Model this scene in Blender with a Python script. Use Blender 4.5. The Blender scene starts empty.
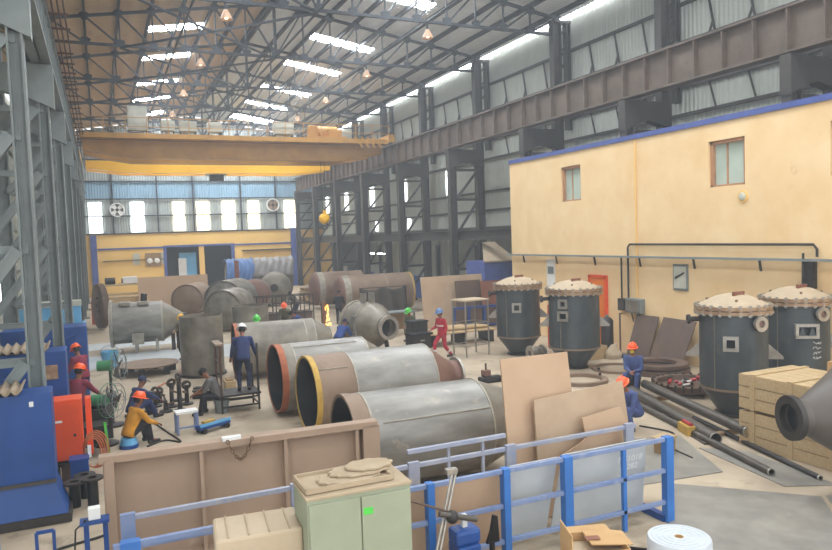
import bpy, math, random
from mathutils import Vector, Matrix
random.seed(7)
PI = math.pi
C = bpy.context.scene.collection
sc = bpy.context.scene

# ------------------------------------------------------------------ camera
CAM_H, F_PX = 4.4, 700.0
cy_ = Vector((100 - 416, 275 - 247, F_PX)).normalized()            # hall axis seen from the camera
q_ = Vector((1100 - 416, 275 - (247 - 35), F_PX))
cz_ = q_.cross(cy_).normalized()
if cz_.y < 0: cz_ = -cz_
cx_ = cy_.cross(cz_)
if cx_.x < 0: cx_ = -cx_
def to_world(v): return Vector((cx_.dot(v), cy_.dot(v), cz_.dot(v)))
cam_data = bpy.data.cameras.new('camera')
cam = bpy.data.objects.new('camera', cam_data); C.objects.link(cam)
r_, u_, b_ = to_world(Vector((1, 0, 0))), to_world(Vector((0, 1, 0))), -to_world(Vector((0, 0, 1)))
cam.matrix_world = Matrix(((r_.x, u_.x, b_.x, 0), (r_.y, u_.y, b_.y, 0), (r_.z, u_.z, b_.z, CAM_H), (0, 0, 0, 1)))
cam_data.sensor_width = 36; cam_data.lens = F_PX / 832 * 36
cam_data.clip_start = 0.1; cam_data.clip_end = 500
sc.camera = cam

# ------------------------------------------------------------------ world, light, exposure
world = bpy.data.worlds.new('world'); sc.world = world; world.use_nodes = True
wn = world.node_tree.nodes; wn['Background'].inputs[0].default_value = (0.93, 0.96, 1.0, 1); wn['Background'].inputs[1].default_value = 1.55
SKYLIGHT = 42.0; HAZE = .0036          # radiance of the daylit translucent sheets
sc.view_settings.view_transform = 'Standard'; sc.view_settings.look = 'None'
sc.view_settings.exposure = 0.6; sc.view_settings.gamma = 1; sc.view_settings.use_curve_mapping = False
sc.cycles.max_bounces = 7; sc.cycles.diffuse_bounces = 5; sc.cycles.sample_clamp_indirect = 8

# ------------------------------------------------------------------ materials
def lin(h):
    h = h.lstrip('#'); o = []
    for i in (0, 2, 4):
        c = int(h[i:i+2], 16) / 255
        o.append(c / 12.92 if c <= .04045 else ((c + .055) / 1.055) ** 2.4)
    return o
MATS = {}
def mat(name, col, rough=.6, metal=0., col2=None, scale=3., bump=0., bscale=None, emit=0., detail=6., dirt=None, stretch=None, trans=0.):
    m = bpy.data.materials.new(name); m.use_nodes = True; MATS[name] = m
    nt = m.node_tree; n = nt.nodes; L = nt.links; b = n['Principled BSDF']
    a = lin(col); b.inputs['Roughness'].default_value = rough; b.inputs['Metallic'].default_value = metal
    c2 = lin(col2) if col2 else [x * .72 for x in a]
    tc = n.new('ShaderNodeTexCoord'); mp = n.new('ShaderNodeMapping'); L.new(tc.outputs['Object'], mp.inputs['Vector'])
    if stretch: mp.inputs['Scale'].default_value = stretch
    ns = n.new('ShaderNodeTexNoise'); ns.inputs['Scale'].default_value = scale; ns.inputs['Detail'].default_value = detail; ns.inputs['Roughness'].default_value = .62
    L.new(mp.outputs[0], ns.inputs['Vector'])
    rp = n.new('ShaderNodeValToRGB'); rp.color_ramp.elements[0].position = .32; rp.color_ramp.elements[1].position = .68
    rp.color_ramp.elements[0].color = (*c2, 1); rp.color_ramp.elements[1].color = (*a, 1)
    L.new(ns.outputs['Fac'], rp.inputs[0]); out = rp.outputs[0]
    if dirt:
        n2 = n.new('ShaderNodeTexNoise'); n2.inputs['Scale'].default_value = dirt[1]; n2.inputs['Detail'].default_value = 8; n2.inputs['Roughness'].default_value = .7
        L.new(tc.outputs['Object'], n2.inputs['Vector'])
        r2 = n.new('ShaderNodeValToRGB'); r2.color_ramp.elements[0].position = dirt[2]; r2.color_ramp.elements[1].position = dirt[2] + .12
        L.new(n2.outputs['Fac'], r2.inputs[0])
        mx = n.new('ShaderNodeMixRGB'); L.new(r2.outputs[0], mx.inputs[0]); L.new(out, mx.inputs[1]); mx.inputs[2].default_value = (*lin(dirt[0]), 1)
        out = mx.outputs[0]
    L.new(out, b.inputs['Base Color'])
    if bump:
        nb = n.new('ShaderNodeTexNoise'); nb.inputs['Scale'].default_value = bscale or scale * 4; nb.inputs['Detail'].default_value = 5
        L.new(mp.outputs[0], nb.inputs['Vector'])
        bp = n.new('ShaderNodeBump'); bp.inputs['Strength'].default_value = bump; bp.inputs['Distance'].default_value = .03
        L.new(nb.outputs['Fac'], bp.inputs['Height']); L.new(bp.outputs[0], b.inputs['Normal'])
    if emit:
        b.inputs['Emission Color'].default_value = (*a, 1); b.inputs['Emission Strength'].default_value = emit
    if trans:
        b.inputs['Transmission Weight'].default_value = trans
    return m
mat('floor', '#b9a990', .75, col2='#9c8c76', scale=.6, bump=.15, bscale=9, dirt=('#80725e', .8, .55))
mat('lane', '#c3c6c4', .6, col2='#aaaeae', scale=.8, dirt=('#8a8578', 1.2, .6))
mat('yellow_wall', '#eed2a4', .85, col2='#e3c08a', scale=.7, bump=.25, bscale=2.5, dirt=('#cfae7c', 1.1, .63))
mat('yellow_far', '#f0c878', .85, col2='#e6bb69', scale=.5)
mat('blue_band', '#4d5fa0', .6)
mat('cladding', '#c6c9bf', .55, .1, col2='#b3b6ab', scale=.4, dirt=('#a3a196', .7, .66))
mat('cladding_back', '#a9b0ac', .6, .1, col2='#98a09e', scale=.4)
mat('cladding_blue', '#8fb0c4', .5, 0, col2='#7fa0b6', scale=.4)
mat('cladding_dark', '#6f716c', .6, .1, col2='#5d5e58', scale=.5)
mat('roof_tan', '#dcc19c', .6, .0, col2='#bf9f7a', scale=.5, dirt=('#93765a', .4, .6), stretch=(.5, 3, 1))
mat('roof_silver', '#eef0f0', .4, .0, col2='#d6d9d9', scale=.5, dirt=('#b8b2a8', .4, .6), stretch=(.5, 3, 1))
mat('skylight', '#f2f8ff', .5, emit=SKYLIGHT)
mat('eave_light', '#f2f8ff', .5, emit=SKYLIGHT * .22)
mat('window_light', '#fff0cf', .5, emit=3.2)
mat('window_white', '#f6fbff', .5, emit=3.2)
mat('truss', '#2b3138', .55, .2, col2='#272c31', scale=2)
mat('purlin', '#33363a', .55, .2, col2='#26282a', scale=2)
mat('girder', '#6a5b4e', .6, .05, col2='#52463c', scale=1.2, dirt=('#3a332d', 2, .6))
mat('column', '#433f3a', .6, .05, col2='#3b3834', scale=1.5)
mat('column_grey', '#7f8785', .6, .0, col2='#6c7472', scale=1.5, dirt=('#6d7472', 2.5, .62))
mat('rust_rail', '#5e3c28', .8, col2='#3f2a1e', scale=4)
mat('crane_tan', '#bf8a33', .5, col2='#9f722b', scale=.8, dirt=('#8a6328', 1.1, .6))
mat('crane_yellow', '#ffc60a', .4, col2='#fbb806', scale=1)
mat('panel_grey', '#c4c3b4', .55, col2='#aeb0a2', scale=2)
mat('blue_paint', '#15488e', .42, col2='#123e7a', scale=1.5, dirt=('#122f58', 2, .64))
mat('blue_post', '#2f6fb8', .45, col2='#285fa0', scale=2, dirt=('#7488a4', 5, .66))
mat('blue_rail', '#7c8aa8', .5, col2='#64789f', scale=3, dirt=('#8f95a6', 4, .58))
mat('rail_pale', '#9b9da5', .5, col2='#868da4', scale=3, dirt=('#aca699', 4, .55))
mat('light_blue', '#6fb2dc', .5, col2='#5aa0cc', scale=2)
mat('drum_steel', '#525a5c', .4, .35, col2='#3a4144', scale=1.3, dirt=('#62615a', 2, .6), stretch=(1, 1, .5))
mat('shell_grey', '#96938b', .4, .3, col2='#6d6a63', scale=1.6, dirt=('#a89c8a', 2.2, .6), stretch=(.5, 1.6, 1.6))
mat('shell_mid', '#8e8778', .48, .2, col2='#5f594f', scale=1.6, dirt=('#8f8574', 1.6, .6))
mat('shell_brown', '#907a66', .6, .2, col2='#7a6552', scale=1.5, dirt=('#6d5443', 2, .6))
mat('shell_red', '#7d5e50', .62, .15, col2='#6a4d42', scale=1.5)
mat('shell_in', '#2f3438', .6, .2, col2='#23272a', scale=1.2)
mat('rust_rim', '#a9623c', .7, .1, col2='#8c4a2c', scale=4)
mat('yellow_rim', '#c9a548', .6, .1, col2='#a8853a', scale=4)
mat('vessel_dark', '#5c554d', .5, .15, col2='#4c463f', scale=1.2, dirt=('#857a6c', 2, .62))
mat('weld', '#aaa393', .5, .2, col2='#857d6f', scale=5)
mat('flange_tan', '#b39a7c', .5, .25, col2='#7d5c42', scale=7)
mat('dome_dust', '#b9a78c', .8, col2='#a8967c', scale=2)
mat('bright_steel', '#b9b4aa', .35, .6, col2='#948f86', scale=4)
mat('dark_steel', '#3b3733', .55, .3, col2='#2a2724', scale=3)
mat('black_steel', '#1f2022', .5, .3, col2='#151617', scale=3)
mat('pipe_steel', '#5a544d', .45, .4, col2='#474239', scale=2, dirt=('#75695a', 2, .6))
mat('tan_plate', '#c0a284', .7, .0, col2='#b49576', scale=.8, bump=.05, dirt=('#b08f6d', .9, .64))
mat('tan_plate2', '#bea68a', .7, .05, col2='#a98f73', scale=1.1, dirt=('#8b7963', 1.1, .6))
mat('grey_plate', '#bfc4c5', .5, .0, col2='#afb4b6', scale=1.6, dirt=('#a5aaab', 1.3, .62))
mat('floor_plate', '#9a968c', .5, .25, col2='#7d7a72', scale=1.5, dirt=('#a8a49a', 2.2, .62))
mat('rust_plate', '#6b5648', .7, .1, col2='#54443a', scale=1.4, dirt=('#7d6a58', 1.2, .6))
mat('red_plate', '#8a5a45', .7, .05, col2='#7a4c39', scale=1)
mat('brown_panel', '#a68d77', .65, .0, col2='#97806a', scale=.8, dirt=('#b19c86', 1.5, .62))
mat('cabinet_green', '#949a82', .55, col2='#878e76', scale=1.5, dirt=('#a49a80', 2, .62))
mat('dust_top', '#ad9b80', .85, col2='#9d8b70', scale=3)
mat('cardboard', '#c09c6c', .85, col2='#b18d5e', scale=3)
mat('beige_wrap', '#b8a78c', .7, col2='#a8967b', scale=1.5, bump=.3, bscale=4)
mat('bubble', '#cdd3d8', .35, col2='#bfc7ce', scale=8, bump=.6, bscale=60)
mat('wood', '#c0a880', .8, col2='#ac936c', scale=3, stretch=(1, 6, 6))
mat('wood_dark', '#9c8058', .8, col2='#866b47', scale=3)
mat('orange_paint', '#e8551f', .45, col2='#d84a18', scale=1.5)
mat('orange_door', '#e07a22', .5, col2='#d06c1a', scale=1.5)
mat('red_paint', '#b3282c', .5)
mat('green_paint', '#3f9e4e', .5)
mat('fan_green', '#4c8f62', .45, col2='#3d7a52', scale=3)
mat('lime', '#57c94a', .5)
mat('tarp_blue', '#5577a8', .55, col2='#46689a', scale=1, bump=.3, bscale=4)
mat('tarp_grey', '#8c8a88', .6, col2='#7c7874', scale=1, bump=.3, bscale=4)
mat('tarp_black', '#4a453d', .7, col2='#3a362f', scale=2, bump=.3, bscale=5)
mat('hose', '#c0683a', .6); mat('cable', '#2a2826', .6)
mat('chain', '#7a5f45', .7, .3)
mat('asbestos', '#a4937c', .9, col2='#8f7f6a', scale=3)
mat('glass', '#b9c6b8', .15, 0, col2='#a9b8aa', scale=.8)
mat('glass_dark', '#3a4a42', .15, 0)
mat('frame_brown', '#b98a66', .6)
mat('white_paint', '#e8e8e4', .6, col2='#d9d9d4', scale=2)
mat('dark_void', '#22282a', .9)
mat('lamp_amber', '#cfa98a', .5)
mat('tube_light', '#f4fbff', .5, emit=9)
mat('spark', '#ffb347', .5, emit=5)
mat('skin', '#8a5a40', .6, col2='#7d5038', scale=8); mat('hair', '#15120f', .7); mat('eye', '#0c0b0a', .3)
for nm, h in dict(maroon='#8a2f45', navy='#2c3a66', royal='#27427f', denim='#4a5a8c', grey_shirt='#6f6c68', amber='#d9982c', red_suit='#b52438', black='#232226', dark_blue='#232c49', khaki='#7d715c', olive='#5d5d44', blue_shirt='#3e568f').items():
    mat('cloth_' + nm, h, .85, col2='#%02x%02x%02x' % tuple(int(int(h[i:i+2], 16) * .85) for i in (1, 3, 5)), scale=6)
for nm, h in dict(orange='#f2602a', white='#e9e9e6', yellow='#f0b62a', green='#4fc04a', blue='#5f7fa6').items():
    mat('hat_' + nm, h, .4, col2=h)
mat('mask', '#e8d34a', .7); mat('boot', '#26221f', .7); mat('glove', '#3a342e', .8); mat('reflect', '#d8d8d0', .5)

# ------------------------------------------------------------------ geometry helpers
def axm(p, d, up=(0, 0, 1)):
    z = Vector(d).normalized(); u = Vector(up)
    if abs(z.dot(u)) > .98: u = Vector((0, 1, 0))
    x = u.cross(z).normalized(); y = z.cross(x); p = Vector(p)
    return Matrix(((x.x, y.x, z.x, p.x), (x.y, y.y, z.y, p.y), (x.z, y.z, z.z, p.z), (0, 0, 0, 1)))
def rz(a): return Matrix.Rotation(a, 4, 'Z')
def tr(x, y, z): return Matrix.Translation((x, y, z))
class G:
    def __init__(s): s.v = []; s.f = []; s.mi = []
    def add(s, vs, fs, m=None, i=0):
        o = len(s.v)
        s.v += [tuple(m @ Vector(p)) if m else tuple(p) for p in vs]
        s.f += [tuple(k + o for k in f) for f in fs]; s.mi += [i] * len(fs); return s
    def box(s, c, d, m=None, i=0):
        x, y, z = c; a, b, e = d[0] / 2, d[1] / 2, d[2] / 2
        vs = [(x+p*a, y+q*b, z+r*e) for r in (-1, 1) for q in (-1, 1) for p in (-1, 1)]
        return s.add(vs, [(0,2,3,1),(4,5,7,6),(0,1,5,4),(2,6,7,3),(0,4,6,2),(1,3,7,5)], m, i)
    def beam(s, p, q, w, h, up=(0, 0, 1), i=0):
        p, q = Vector(p), Vector(q); L = (q - p).length
        return s.box((0, 0, L / 2), (w, h, L), axm(p, q - p, up), i)
    def ibeam(s, p, q, w, h, t=.03, up=(0, 0, 1), i=0):
        p, q = Vector(p), Vector(q); L = (q - p).length; m = axm(p, q - p, up)
        s.box((0, 0, L/2), (t, h - 2*t, L), m, i); s.box((0, h/2 - t/2, L/2), (w, t, L), m, i); s.box((0, -h/2 + t/2, L/2), (w, t, L), m, i); return s
    def lathe(s, prof, n=32, m=None, i=0, closed=False, a0=0, a1=2*PI):
        full = abs(a1 - a0 - 2*PI) < 1e-6; k = n if full else n + 1
        vs = [(r*math.cos(a0+(a1-a0)*j/n), r*math.sin(a0+(a1-a0)*j/n), z) for r, z in prof for j in range(k)]
        fs = []; P = len(prof)
        for a in range(P if closed else P - 1):
            b = (a + 1) % P
            for j in range(n):
                j2 = (j + 1) % k
                fs.append((a*k+j, a*k+j2, b*k+j2, b*k+j))
        return s.add(vs, fs, m, i)
    def cyl(s, p, q, r0, r1=None, n=16, i=0):
        p, q = Vector(p), Vector(q); r1 = r0 if r1 is None else r1; L = (q - p).length
        vs = [(r*math.cos(2*PI*j/n), r*math.sin(2*PI*j/n), z) for r, z in ((r0, 0), (r1, L)) for j in range(n)]
        fs = [(j, (j+1) % n, n + (j+1) % n, n + j) for j in range(n)] + [tuple(range(n))[::-1], tuple(range(n, 2*n))]
        return s.add(vs, fs, axm(p, q - p), i)
    def ring(s, p, d, ro, ri, t, n=40, i=0):
        return s.lathe([(ro, -t/2), (ro, t/2), (ri, t/2), (ri, -t/2)], n, axm(p, d), i, True)
    def shell(s, p, q, ro, wall=.03, n=48, i=0):
        L = (Vector(q) - Vector(p)).length
        return s.lathe([(ro, 0), (ro, L), (ro - wall, L), (ro - wall, 0)], n, axm(p, Vector(q) - Vector(p)), i, True)
    def tube(s, pts, r, n=8, i=0, closed=False):
        pts = [Vector(p) for p in pts]; N = len(pts); vs = []
        ref = None
        for k, p in enumerate(pts):
            d = (pts[(k+1) % N] - pts[k-1]) if closed else (pts[min(k+1, N-1)] - pts[max(k-1, 0)])
            d.normalize()
            if ref is None or abs(ref.dot(d)) > .95: ref = Vector((0, 0, 1)) if abs(d.z) < .9 else Vector((1, 0, 0))
            x = ref.cross(d).normalized(); y = d.cross(x); ref = y
            vs += [p + r*(math.cos(2*PI*j/n)*x + math.sin(2*PI*j/n)*y) for j in range(n)]
        fs = []
        for k in range(N if closed else N - 1):
            k2 = (k + 1) % N
            fs += [(k*n+j, k*n+(j+1) % n, k2*n+(j+1) % n, k2*n+j) for j in range(n)]
        if not closed: fs += [tuple(range(n))[::-1], tuple(range((N-1)*n, N*n))]
        return s.add(vs, fs, None, i)
    def plate(s, poly, t, m=None, i=0):
        n = len(poly); vs = [(x, y, -t/2) for x, y in poly] + [(x, y, t/2) for x, y in poly]
        return s.add(vs, [tuple(range(n))[::-1], tuple(range(n, 2*n))] + [(j, (j+1) % n, n+(j+1) % n, n+j) for j in range(n)], m, i)
    def ball(s, c, r, n=12, m=8, sc_=(1, 1, 1), i=0):
        prof = [(max(r*math.sin(PI*k/m), 1e-5), -r*math.cos(PI*k/m)) for k in range(m + 1)]
        return s.lathe(prof, n, Matrix.Translation(c) @ Matrix.Diagonal((*sc_, 1)), i)
    def loft(s, secs, n=16, i=0):      # secs: (centre, xvec, yvec)
        vs = []
        for c, x, y in secs:
            vs += [Vector(c) + math.cos(2*PI*j/n)*Vector(x) + math.sin(2*PI*j/n)*Vector(y) for j in range(n)]
        K = len(secs)
        fs = [(a*n+j, a*n+(j+1) % n, (a+1)*n+(j+1) % n, (a+1)*n+j) for a in range(K-1) for j in range(n)]
        fs += [tuple(range(n))[::-1], tuple(range((K-1)*n, K*n))]
        return s.add(vs, fs, None, i)
    def mesh(s, name, mats, smooth=False):
        me = bpy.data.meshes.new(name); me.from_pydata([tuple(v) for v in s.v], [], s.f); me.validate()
        for m in (mats if isinstance(mats, (list, tuple)) else [mats]): me.materials.append(MATS[m])
        if len(me.polygons) == len(s.mi): me.polygons.foreach_set('material_index', s.mi)
        if smooth:
            me.shade_smooth()
            try: me.set_sharp_from_angle(angle=math.radians(38))
            except Exception: pass
        return me
    def obj(s, name, mats, parent=None, smooth=False, bevel=0, label=None):
        return place(name, s.mesh(name, mats, smooth), parent, bevel=bevel, label=label)
def place(name, me, parent=None, m=None, bevel=0, label=None):
    o = bpy.data.objects.new(name, me); C.objects.link(o)
    if parent: o.parent = parent
    if m is not None: o.matrix_local = m
    if bevel:
        b = o.modifiers.new('bevel', 'BEVEL'); b.width = bevel; b.segments = 2; b.limit_method = 'ANGLE'; b.angle_limit = math.radians(50)
    if label: o['label'] = label
    return o
def tag(o, label, cat, group=None, kind=None):
    o['label'] = label; o['category'] = cat
    if group: o['group'] = group
    if kind: o['kind'] = kind
    return o
def thing(name, label, cat, loc=(0, 0, 0), rot=0, group=None):
    o = bpy.data.objects.new(name, None); C.objects.link(o); o.empty_display_size = .1
    o.location = loc; o.rotation_euler = (0, 0, rot)
    return tag(o, label, cat, group)
def struct(o): o['kind'] = 'structure'; return o
def sroot(name, loc=(0, 0, 0)):
    o = bpy.data.objects.new(name, None); C.objects.link(o); o.location = loc; return struct(o)
def dup(root, loc, rot=None, label=None):
    r = root.copy(); C.objects.link(r); r.location = loc
    if rot is not None: r.rotation_euler = (0, 0, rot)
    if label: r['label'] = label
    for ch in root.children:
        c = ch.copy(); C.objects.link(c); c.parent = r
        for g in ch.children:
            d = g.copy(); C.objects.link(d); d.parent = c
    return r
def corr(w, L, pitch, amp):            # corrugated sheet, ribs along local y, centred in x, from y=0 to L
    n = max(2, round(w / pitch)) * 4; g = G(); vs = []
    for k in range(n + 1):
        x = -w/2 + w*k/n; z = (0, amp, amp, 0)[k % 4]
        vs += [(x, 0, z), (x, L, z)]
    return g.add(vs, [(2*k, 2*k+2, 2*k+3, 2*k+1) for k in range(n)])
# common shared bars
def bar_mesh(name, m):
    return G().box((0, 0, .5), (1, 1, 1)).mesh(name, m)
BARS = {}
def bar(name, p, q, w, h, m, parent, up=(0, 0, 1)):    # a straight member as its own object that shares one unit mesh
    if m not in BARS: BARS[m] = bar_mesh('bar_' + m, m)
    p, q = Vector(p), Vector(q)
    return place(name, BARS[m], parent, axm(p, q - p, up) @ Matrix.Diagonal((w, h, (q - p).length, 1)))
exec_parts = []

# ------------------------------------------------------------------ SETTING
COLY = [6.9, 13.5, 20.1, 26.7, 34.0, 41.1, 47.8, 54.1, 60.4, 66.6]
XL, XR, YB = -1.1, 17.6, 67.2
RX, RZ, SL = 8.25, 16.1, .16           # ridge x, roof height at the ridge, slope
def roofz(x): return RZ - SL * abs(x - RX)
fl = G(); fl.box((10, 34, -.1), (44, 84, .2)); fl = struct(fl.obj('floor', 'floor'))
st = G()
st.box((3.0, 29.2, .004), (7.6, 3.4, .008)); st.obj('painted_lane', 'lane', fl)
st = G(); st.box((1.2, 33.8, .004), (5, 2.2, .008)); st.obj('painted_lane', 'lane', fl)

ceil = sroot('ceiling', (0, 0, 0))
bays = [(COLY[i] + COLY[i+1]) / 2 for i in range(len(COLY) - 1)] + [.3]
for side, mname, x_end in ((1, 'roof_silver', 20.45), (-1, 'roof_tan', -4.6)):
    L = abs(x_end - RX); SLn = math.hypot(1, SL)
    eave = .45 if side == 1 else 0
    full = corr(1.0, (L - eave) * SLn, .25, .035).mesh('roof_sheet', mname)
    a, b = (2.85, 6.5) if side == 1 else (2.6, 5.4)
    up_m = corr(1.0, a * SLn, .25, .035).mesh('roof_sheet', mname)
    lo_m = corr(1.0, (L - eave - b) * SLn, .25, .035).mesh('roof_sheet', mname)
    sk_m = corr(1.0, (b - a) * SLn, .25, .035).mesh('skylight_sheet', 'skylight')
    ev_m = corr(1.0, eave * SLn, .25, .035).mesh('eave_sheet', 'eave_light') if eave else None
    def rm(y, d):
        yv = Vector((side, 0, -SL)).normalized(); xv = Vector((0, 1, 0)); zv = xv.cross(yv)
        p = Vector((RX + side*d, y, RZ - SL*d))
        return Matrix(((xv.x, yv.x, zv.x, p.x), (xv.y, yv.y, zv.y, p.y), (xv.z, yv.z, zv.z, p.z), (0, 0, 0, 1)))
    y = -1.5
    while y < YB:
        yc = y + .5
        if any(abs(yc - bb) <= .5 for bb in bays):
            place('roof_sheet', up_m, ceil, rm(yc, 0)); place('skylight_sheet', sk_m, ceil, rm(yc, a)); place('roof_sheet', lo_m, ceil, rm(yc, b))
        else: place('roof_sheet', full, ceil, rm(yc, 0))
        if ev_m: place('eave_sheet', ev_m, ceil, rm(yc, L - eave))
        y += 1.0
    for k in range(0, 9):
        x = RX + side * (1.39 * k if k else .12); z = roofz(x) - .13
        G().ibeam((x, -2, z), (x, YB, z), .1, .22, .02).obj('purlin', 'purlin', ceil)
rc = G(); rc.plate([(-.5, -.08), (0, 0), (.5, -.08), (.5, -.05), (0, .04), (-.5, -.05)], 70, axm((RX, 32.5, RZ + .05), (0, 1, 0)) @ rz(PI)); rc.obj('ridge_cap', 'roof_silver', ceil)

# back wall ---------------------------------------------------------
wb = sroot('wall_back', (0, YB, 0))
def bbox(name, x0, x1, z0, z1, m, t=.25, y=0., par=wb): return G().box(((x0+x1)/2, y, (z0+z1)/2), (x1-x0, t, z1-z0)).obj(name, m, par)
bbox('masonry', -4.6, 5.4, 0, 5.45, 'yellow_far'); bbox('masonry', 11.3, 21, 0, 5.45, 'yellow_far'); bbox('masonry', 5.4, 11.3, 4.15, 5.45, 'yellow_far')
bbox('masonry_pillar', 8.3, 8.75, 0, 4.15, 'yellow_far', .3)
bbox('painted_band', -.2, 5.4, 4.1, 4.25, 'blue_band', .06, -.16); bbox('painted_band', 11.3, 17.2, 4.1, 4.25, 'blue_band', .06, -.16)
bbox('painted_post', -.75, -.25, 0, 5.4, 'blue_band', .4, -.3); bbox('painted_post', 16.9, 17.35, 0, 5.6, 'blue_band', .4, -.3)
bbox('door_frame', 5.2, 11.5, 4.15, 4.32, 'blue_band', .3, -.1); bbox('door_frame', 5.2, 5.45, 0, 4.15, 'blue_band', .3, -.1); bbox('door_frame', 11.2, 11.5, 0, 4.15, 'blue_band', .3, -.1)
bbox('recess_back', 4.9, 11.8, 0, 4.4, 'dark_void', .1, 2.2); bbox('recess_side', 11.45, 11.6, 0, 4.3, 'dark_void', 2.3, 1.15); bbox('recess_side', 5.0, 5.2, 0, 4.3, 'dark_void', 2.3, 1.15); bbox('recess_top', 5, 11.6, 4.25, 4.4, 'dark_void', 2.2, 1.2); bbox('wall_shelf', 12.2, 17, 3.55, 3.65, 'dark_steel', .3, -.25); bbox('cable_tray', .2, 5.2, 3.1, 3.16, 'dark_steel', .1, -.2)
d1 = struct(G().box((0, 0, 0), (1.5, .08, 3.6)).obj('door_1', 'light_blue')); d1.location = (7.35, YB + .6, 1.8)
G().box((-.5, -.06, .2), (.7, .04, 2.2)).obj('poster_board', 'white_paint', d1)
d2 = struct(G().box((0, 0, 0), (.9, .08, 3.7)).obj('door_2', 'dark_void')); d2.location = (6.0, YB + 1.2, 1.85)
# cladding of the gable above the masonry
sheet = corr(1.1, 1, .22, .03).mesh('wall_sheet', 'cladding_back'); sheet_b = corr(1.1, 1, .22, .03).mesh('wall_sheet', 'cladding_blue')
wins = [(-.75, .3, 'window_white'), (2.65, 3.75, 'window_white'), (6.2, 7.2, 'window_light'), (8.25, 9.4, 'window_light'), (10.55, 11.75, 'window_light'), (12.95, 14.0, 'window_light'), (16.4, 17.5, 'window_light')]
x = -4.6
while x < 21:
    xc = x + .55; zt = roofz(xc) - .1
    m = Matrix(((1, 0, 0, xc), (0, 0, -1, 0), (0, 1, 0, 5.45), (0, 0, 0, 1)))
    place('wall_sheet', sheet, wb, m @ Matrix.Diagonal((1, 3.15, 1, 1)))
    m2 = Matrix(((1, 0, 0, xc), (0, 0, -1, -.02), (0, 1, 0, 8.6), (0, 0, 0, 1)))
    place('wall_sheet', sheet_b, wb, m2 @ Matrix.Diagonal((1, 1.5, 1, 1)))
    m3 = Matrix(((1, 0, 0, xc), (0, 0, -1, 0), (0, 1, 0, 10.1), (0, 0, 0, 1)))
    place('wall_sheet', sheet, wb, m3 @ Matrix.Diagonal((1, zt - 10.1, 1, 1)))
    x += 1.1
for k, (a, b, m) in enumerate(wins):
    w = struct(G().box((0, 0, 0), (b - a, .06, 2.65)).obj('window_%d' % (k + 1), m)); w.location = ((a+b)/2, YB - .1, 6.95)
for z in (5.5, 7.05, 8.55, 10.1, 12.0, 13.4): bar('girt', (-4.6, -.16, z), (20.4, -.16, z), .1, .1, 'truss', wb)
for x in (1.2, 4.9, 8.0, 12.3, 15.6): bar('mullion', (x, -.2, 5.45), (x, -.2, roofz(x) - .2), .12, .12, 'truss', wb)
# right wall ---------------------------------------------------------
wr = sroot('wall_right', (20.2, 0, 0))
sheet_r = corr(1.0, 1, .2, .035).mesh('wall_sheet', 'cladding')
y = -1.5
while y < YB:
    m = Matrix(((0, 0, -1, .0), (-1, 0, 0, y + .5), (0, 1, 0, 4.6), (0, 0, 0, 1)))
    place('wall_sheet', sheet_r, wr, m @ Matrix.Diagonal((1, 9.52, 1, 1))); y += 1.0
for z in (4.7, 5.7, 6.75, 8.55, 9.6, 11.0, 12.6): bar('girt', (-.12, -1.5, z), (-.12, YB, z), .1, .12, 'column', wr)
for i in range(len(COLY) - 1):
    a, b = COLY[i], COLY[i+1]; w = b - a
    for k in (1, 2, 3):
        yy = a + w * k / 4
        bar('sag_rod', (-.15, yy + .2, 12.6), (-.15, yy - .25, 10.5), .06, .06, 'column', wr)
        if k != 1: bar('sag_rod', (-.15, yy - .02, 11.6), (-.15, yy + .55, 10.4), .06, .06, 'column', wr)
        bar('sag_rod', (-.15, yy + .2, 9.6), (-.15, yy - .1, 8.6), .05, .05, 'column', wr)
n = 8
for y0 in (39.2, 46.3, 52.8, 59.2, 65):
    w = struct(G().plate([(-.38, -.75), (.38, -.75), (.38, .75), (-.38, .75)], .05, axm((0, 0, 0), (-1, 0, 0))).obj('window_%d' % n, 'window_white')); w.location = (20.08, y0, 7.65); n += 1
for y0 in (45.6, 52): 
    w = struct(G().plate([(-.2, -.4), (.2, -.4), (.2, .4), (-.2, .4)], .05, axm((0, 0, 0), (-1, 0, 0))).obj('window_%d' % n, 'window_white')); w.location = (20.08, y0, 5.3); n += 1
# lean-to bay beyond the right columns
lt = sroot('wall_leanto', (24.5, 0, 0))
for k in range(0, 23):
    m = Matrix(((0, 0, -1, 0), (-1, 0, 0, k*3 - 1), (0, 1, 0, 0), (0, 0, 0, 1)))
    place('wall_sheet', sheet_r, lt, m @ Matrix.Diagonal((3, 5, 1, 1)))
for k in range(6):
    G().box((-.15, 31 + k * 6.3, 2.0), (.1, .4, 3.2)).obj('wall_post', 'column', lt)
lr = struct(G().box((22.3, 33, 4.75), (4.8, 69, .08)).obj('ceiling_leanto', 'cladding_dark'))
struct(G().box((22.5, YB, 2.4), (5, .2, 4.8)).obj('wall_leanto_end', 'cladding_dark'))
eb = G().ibeam((17.95, 27.6, 4.35), (17.95, YB - .4, 4.35), .3, .5, .04); tag(eb.obj('eaves_beam', 'column'), 'dark steel beam running along the right columns at canopy height', 'beam')
# left wall with bright slots
wl = sroot('wall_left', (-5.0, 0, 0))
y = 8.
while y < YB:
    m = Matrix(((0, 0, 1, 0), (1, 0, 0, y + 1.5), (0, 1, 0, 0), (0, 0, 0, 1)))
    place('wall_sheet', sheet_r, wl, m @ Matrix.Diagonal((3, 14.3, 1, 1))); y += 3.0
for y0, z0, h in ((43, 4.2, 1.4), (43, 2.2, 1.2), (56, 6.5, 2), (33, 6.6, 1.6)):
    w = struct(G().box((0, 0, 0), (.06, 1.6, h)).obj('window_%d' % n, 'window_white')); w.location = (-4.9, y0, z0); n += 1
for z in (3.0, 5.6, 8.0, 10.6): bar('girt', (.12, 8, z), (.12, YB, z), .1, .12, 'column_grey', wl)

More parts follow.
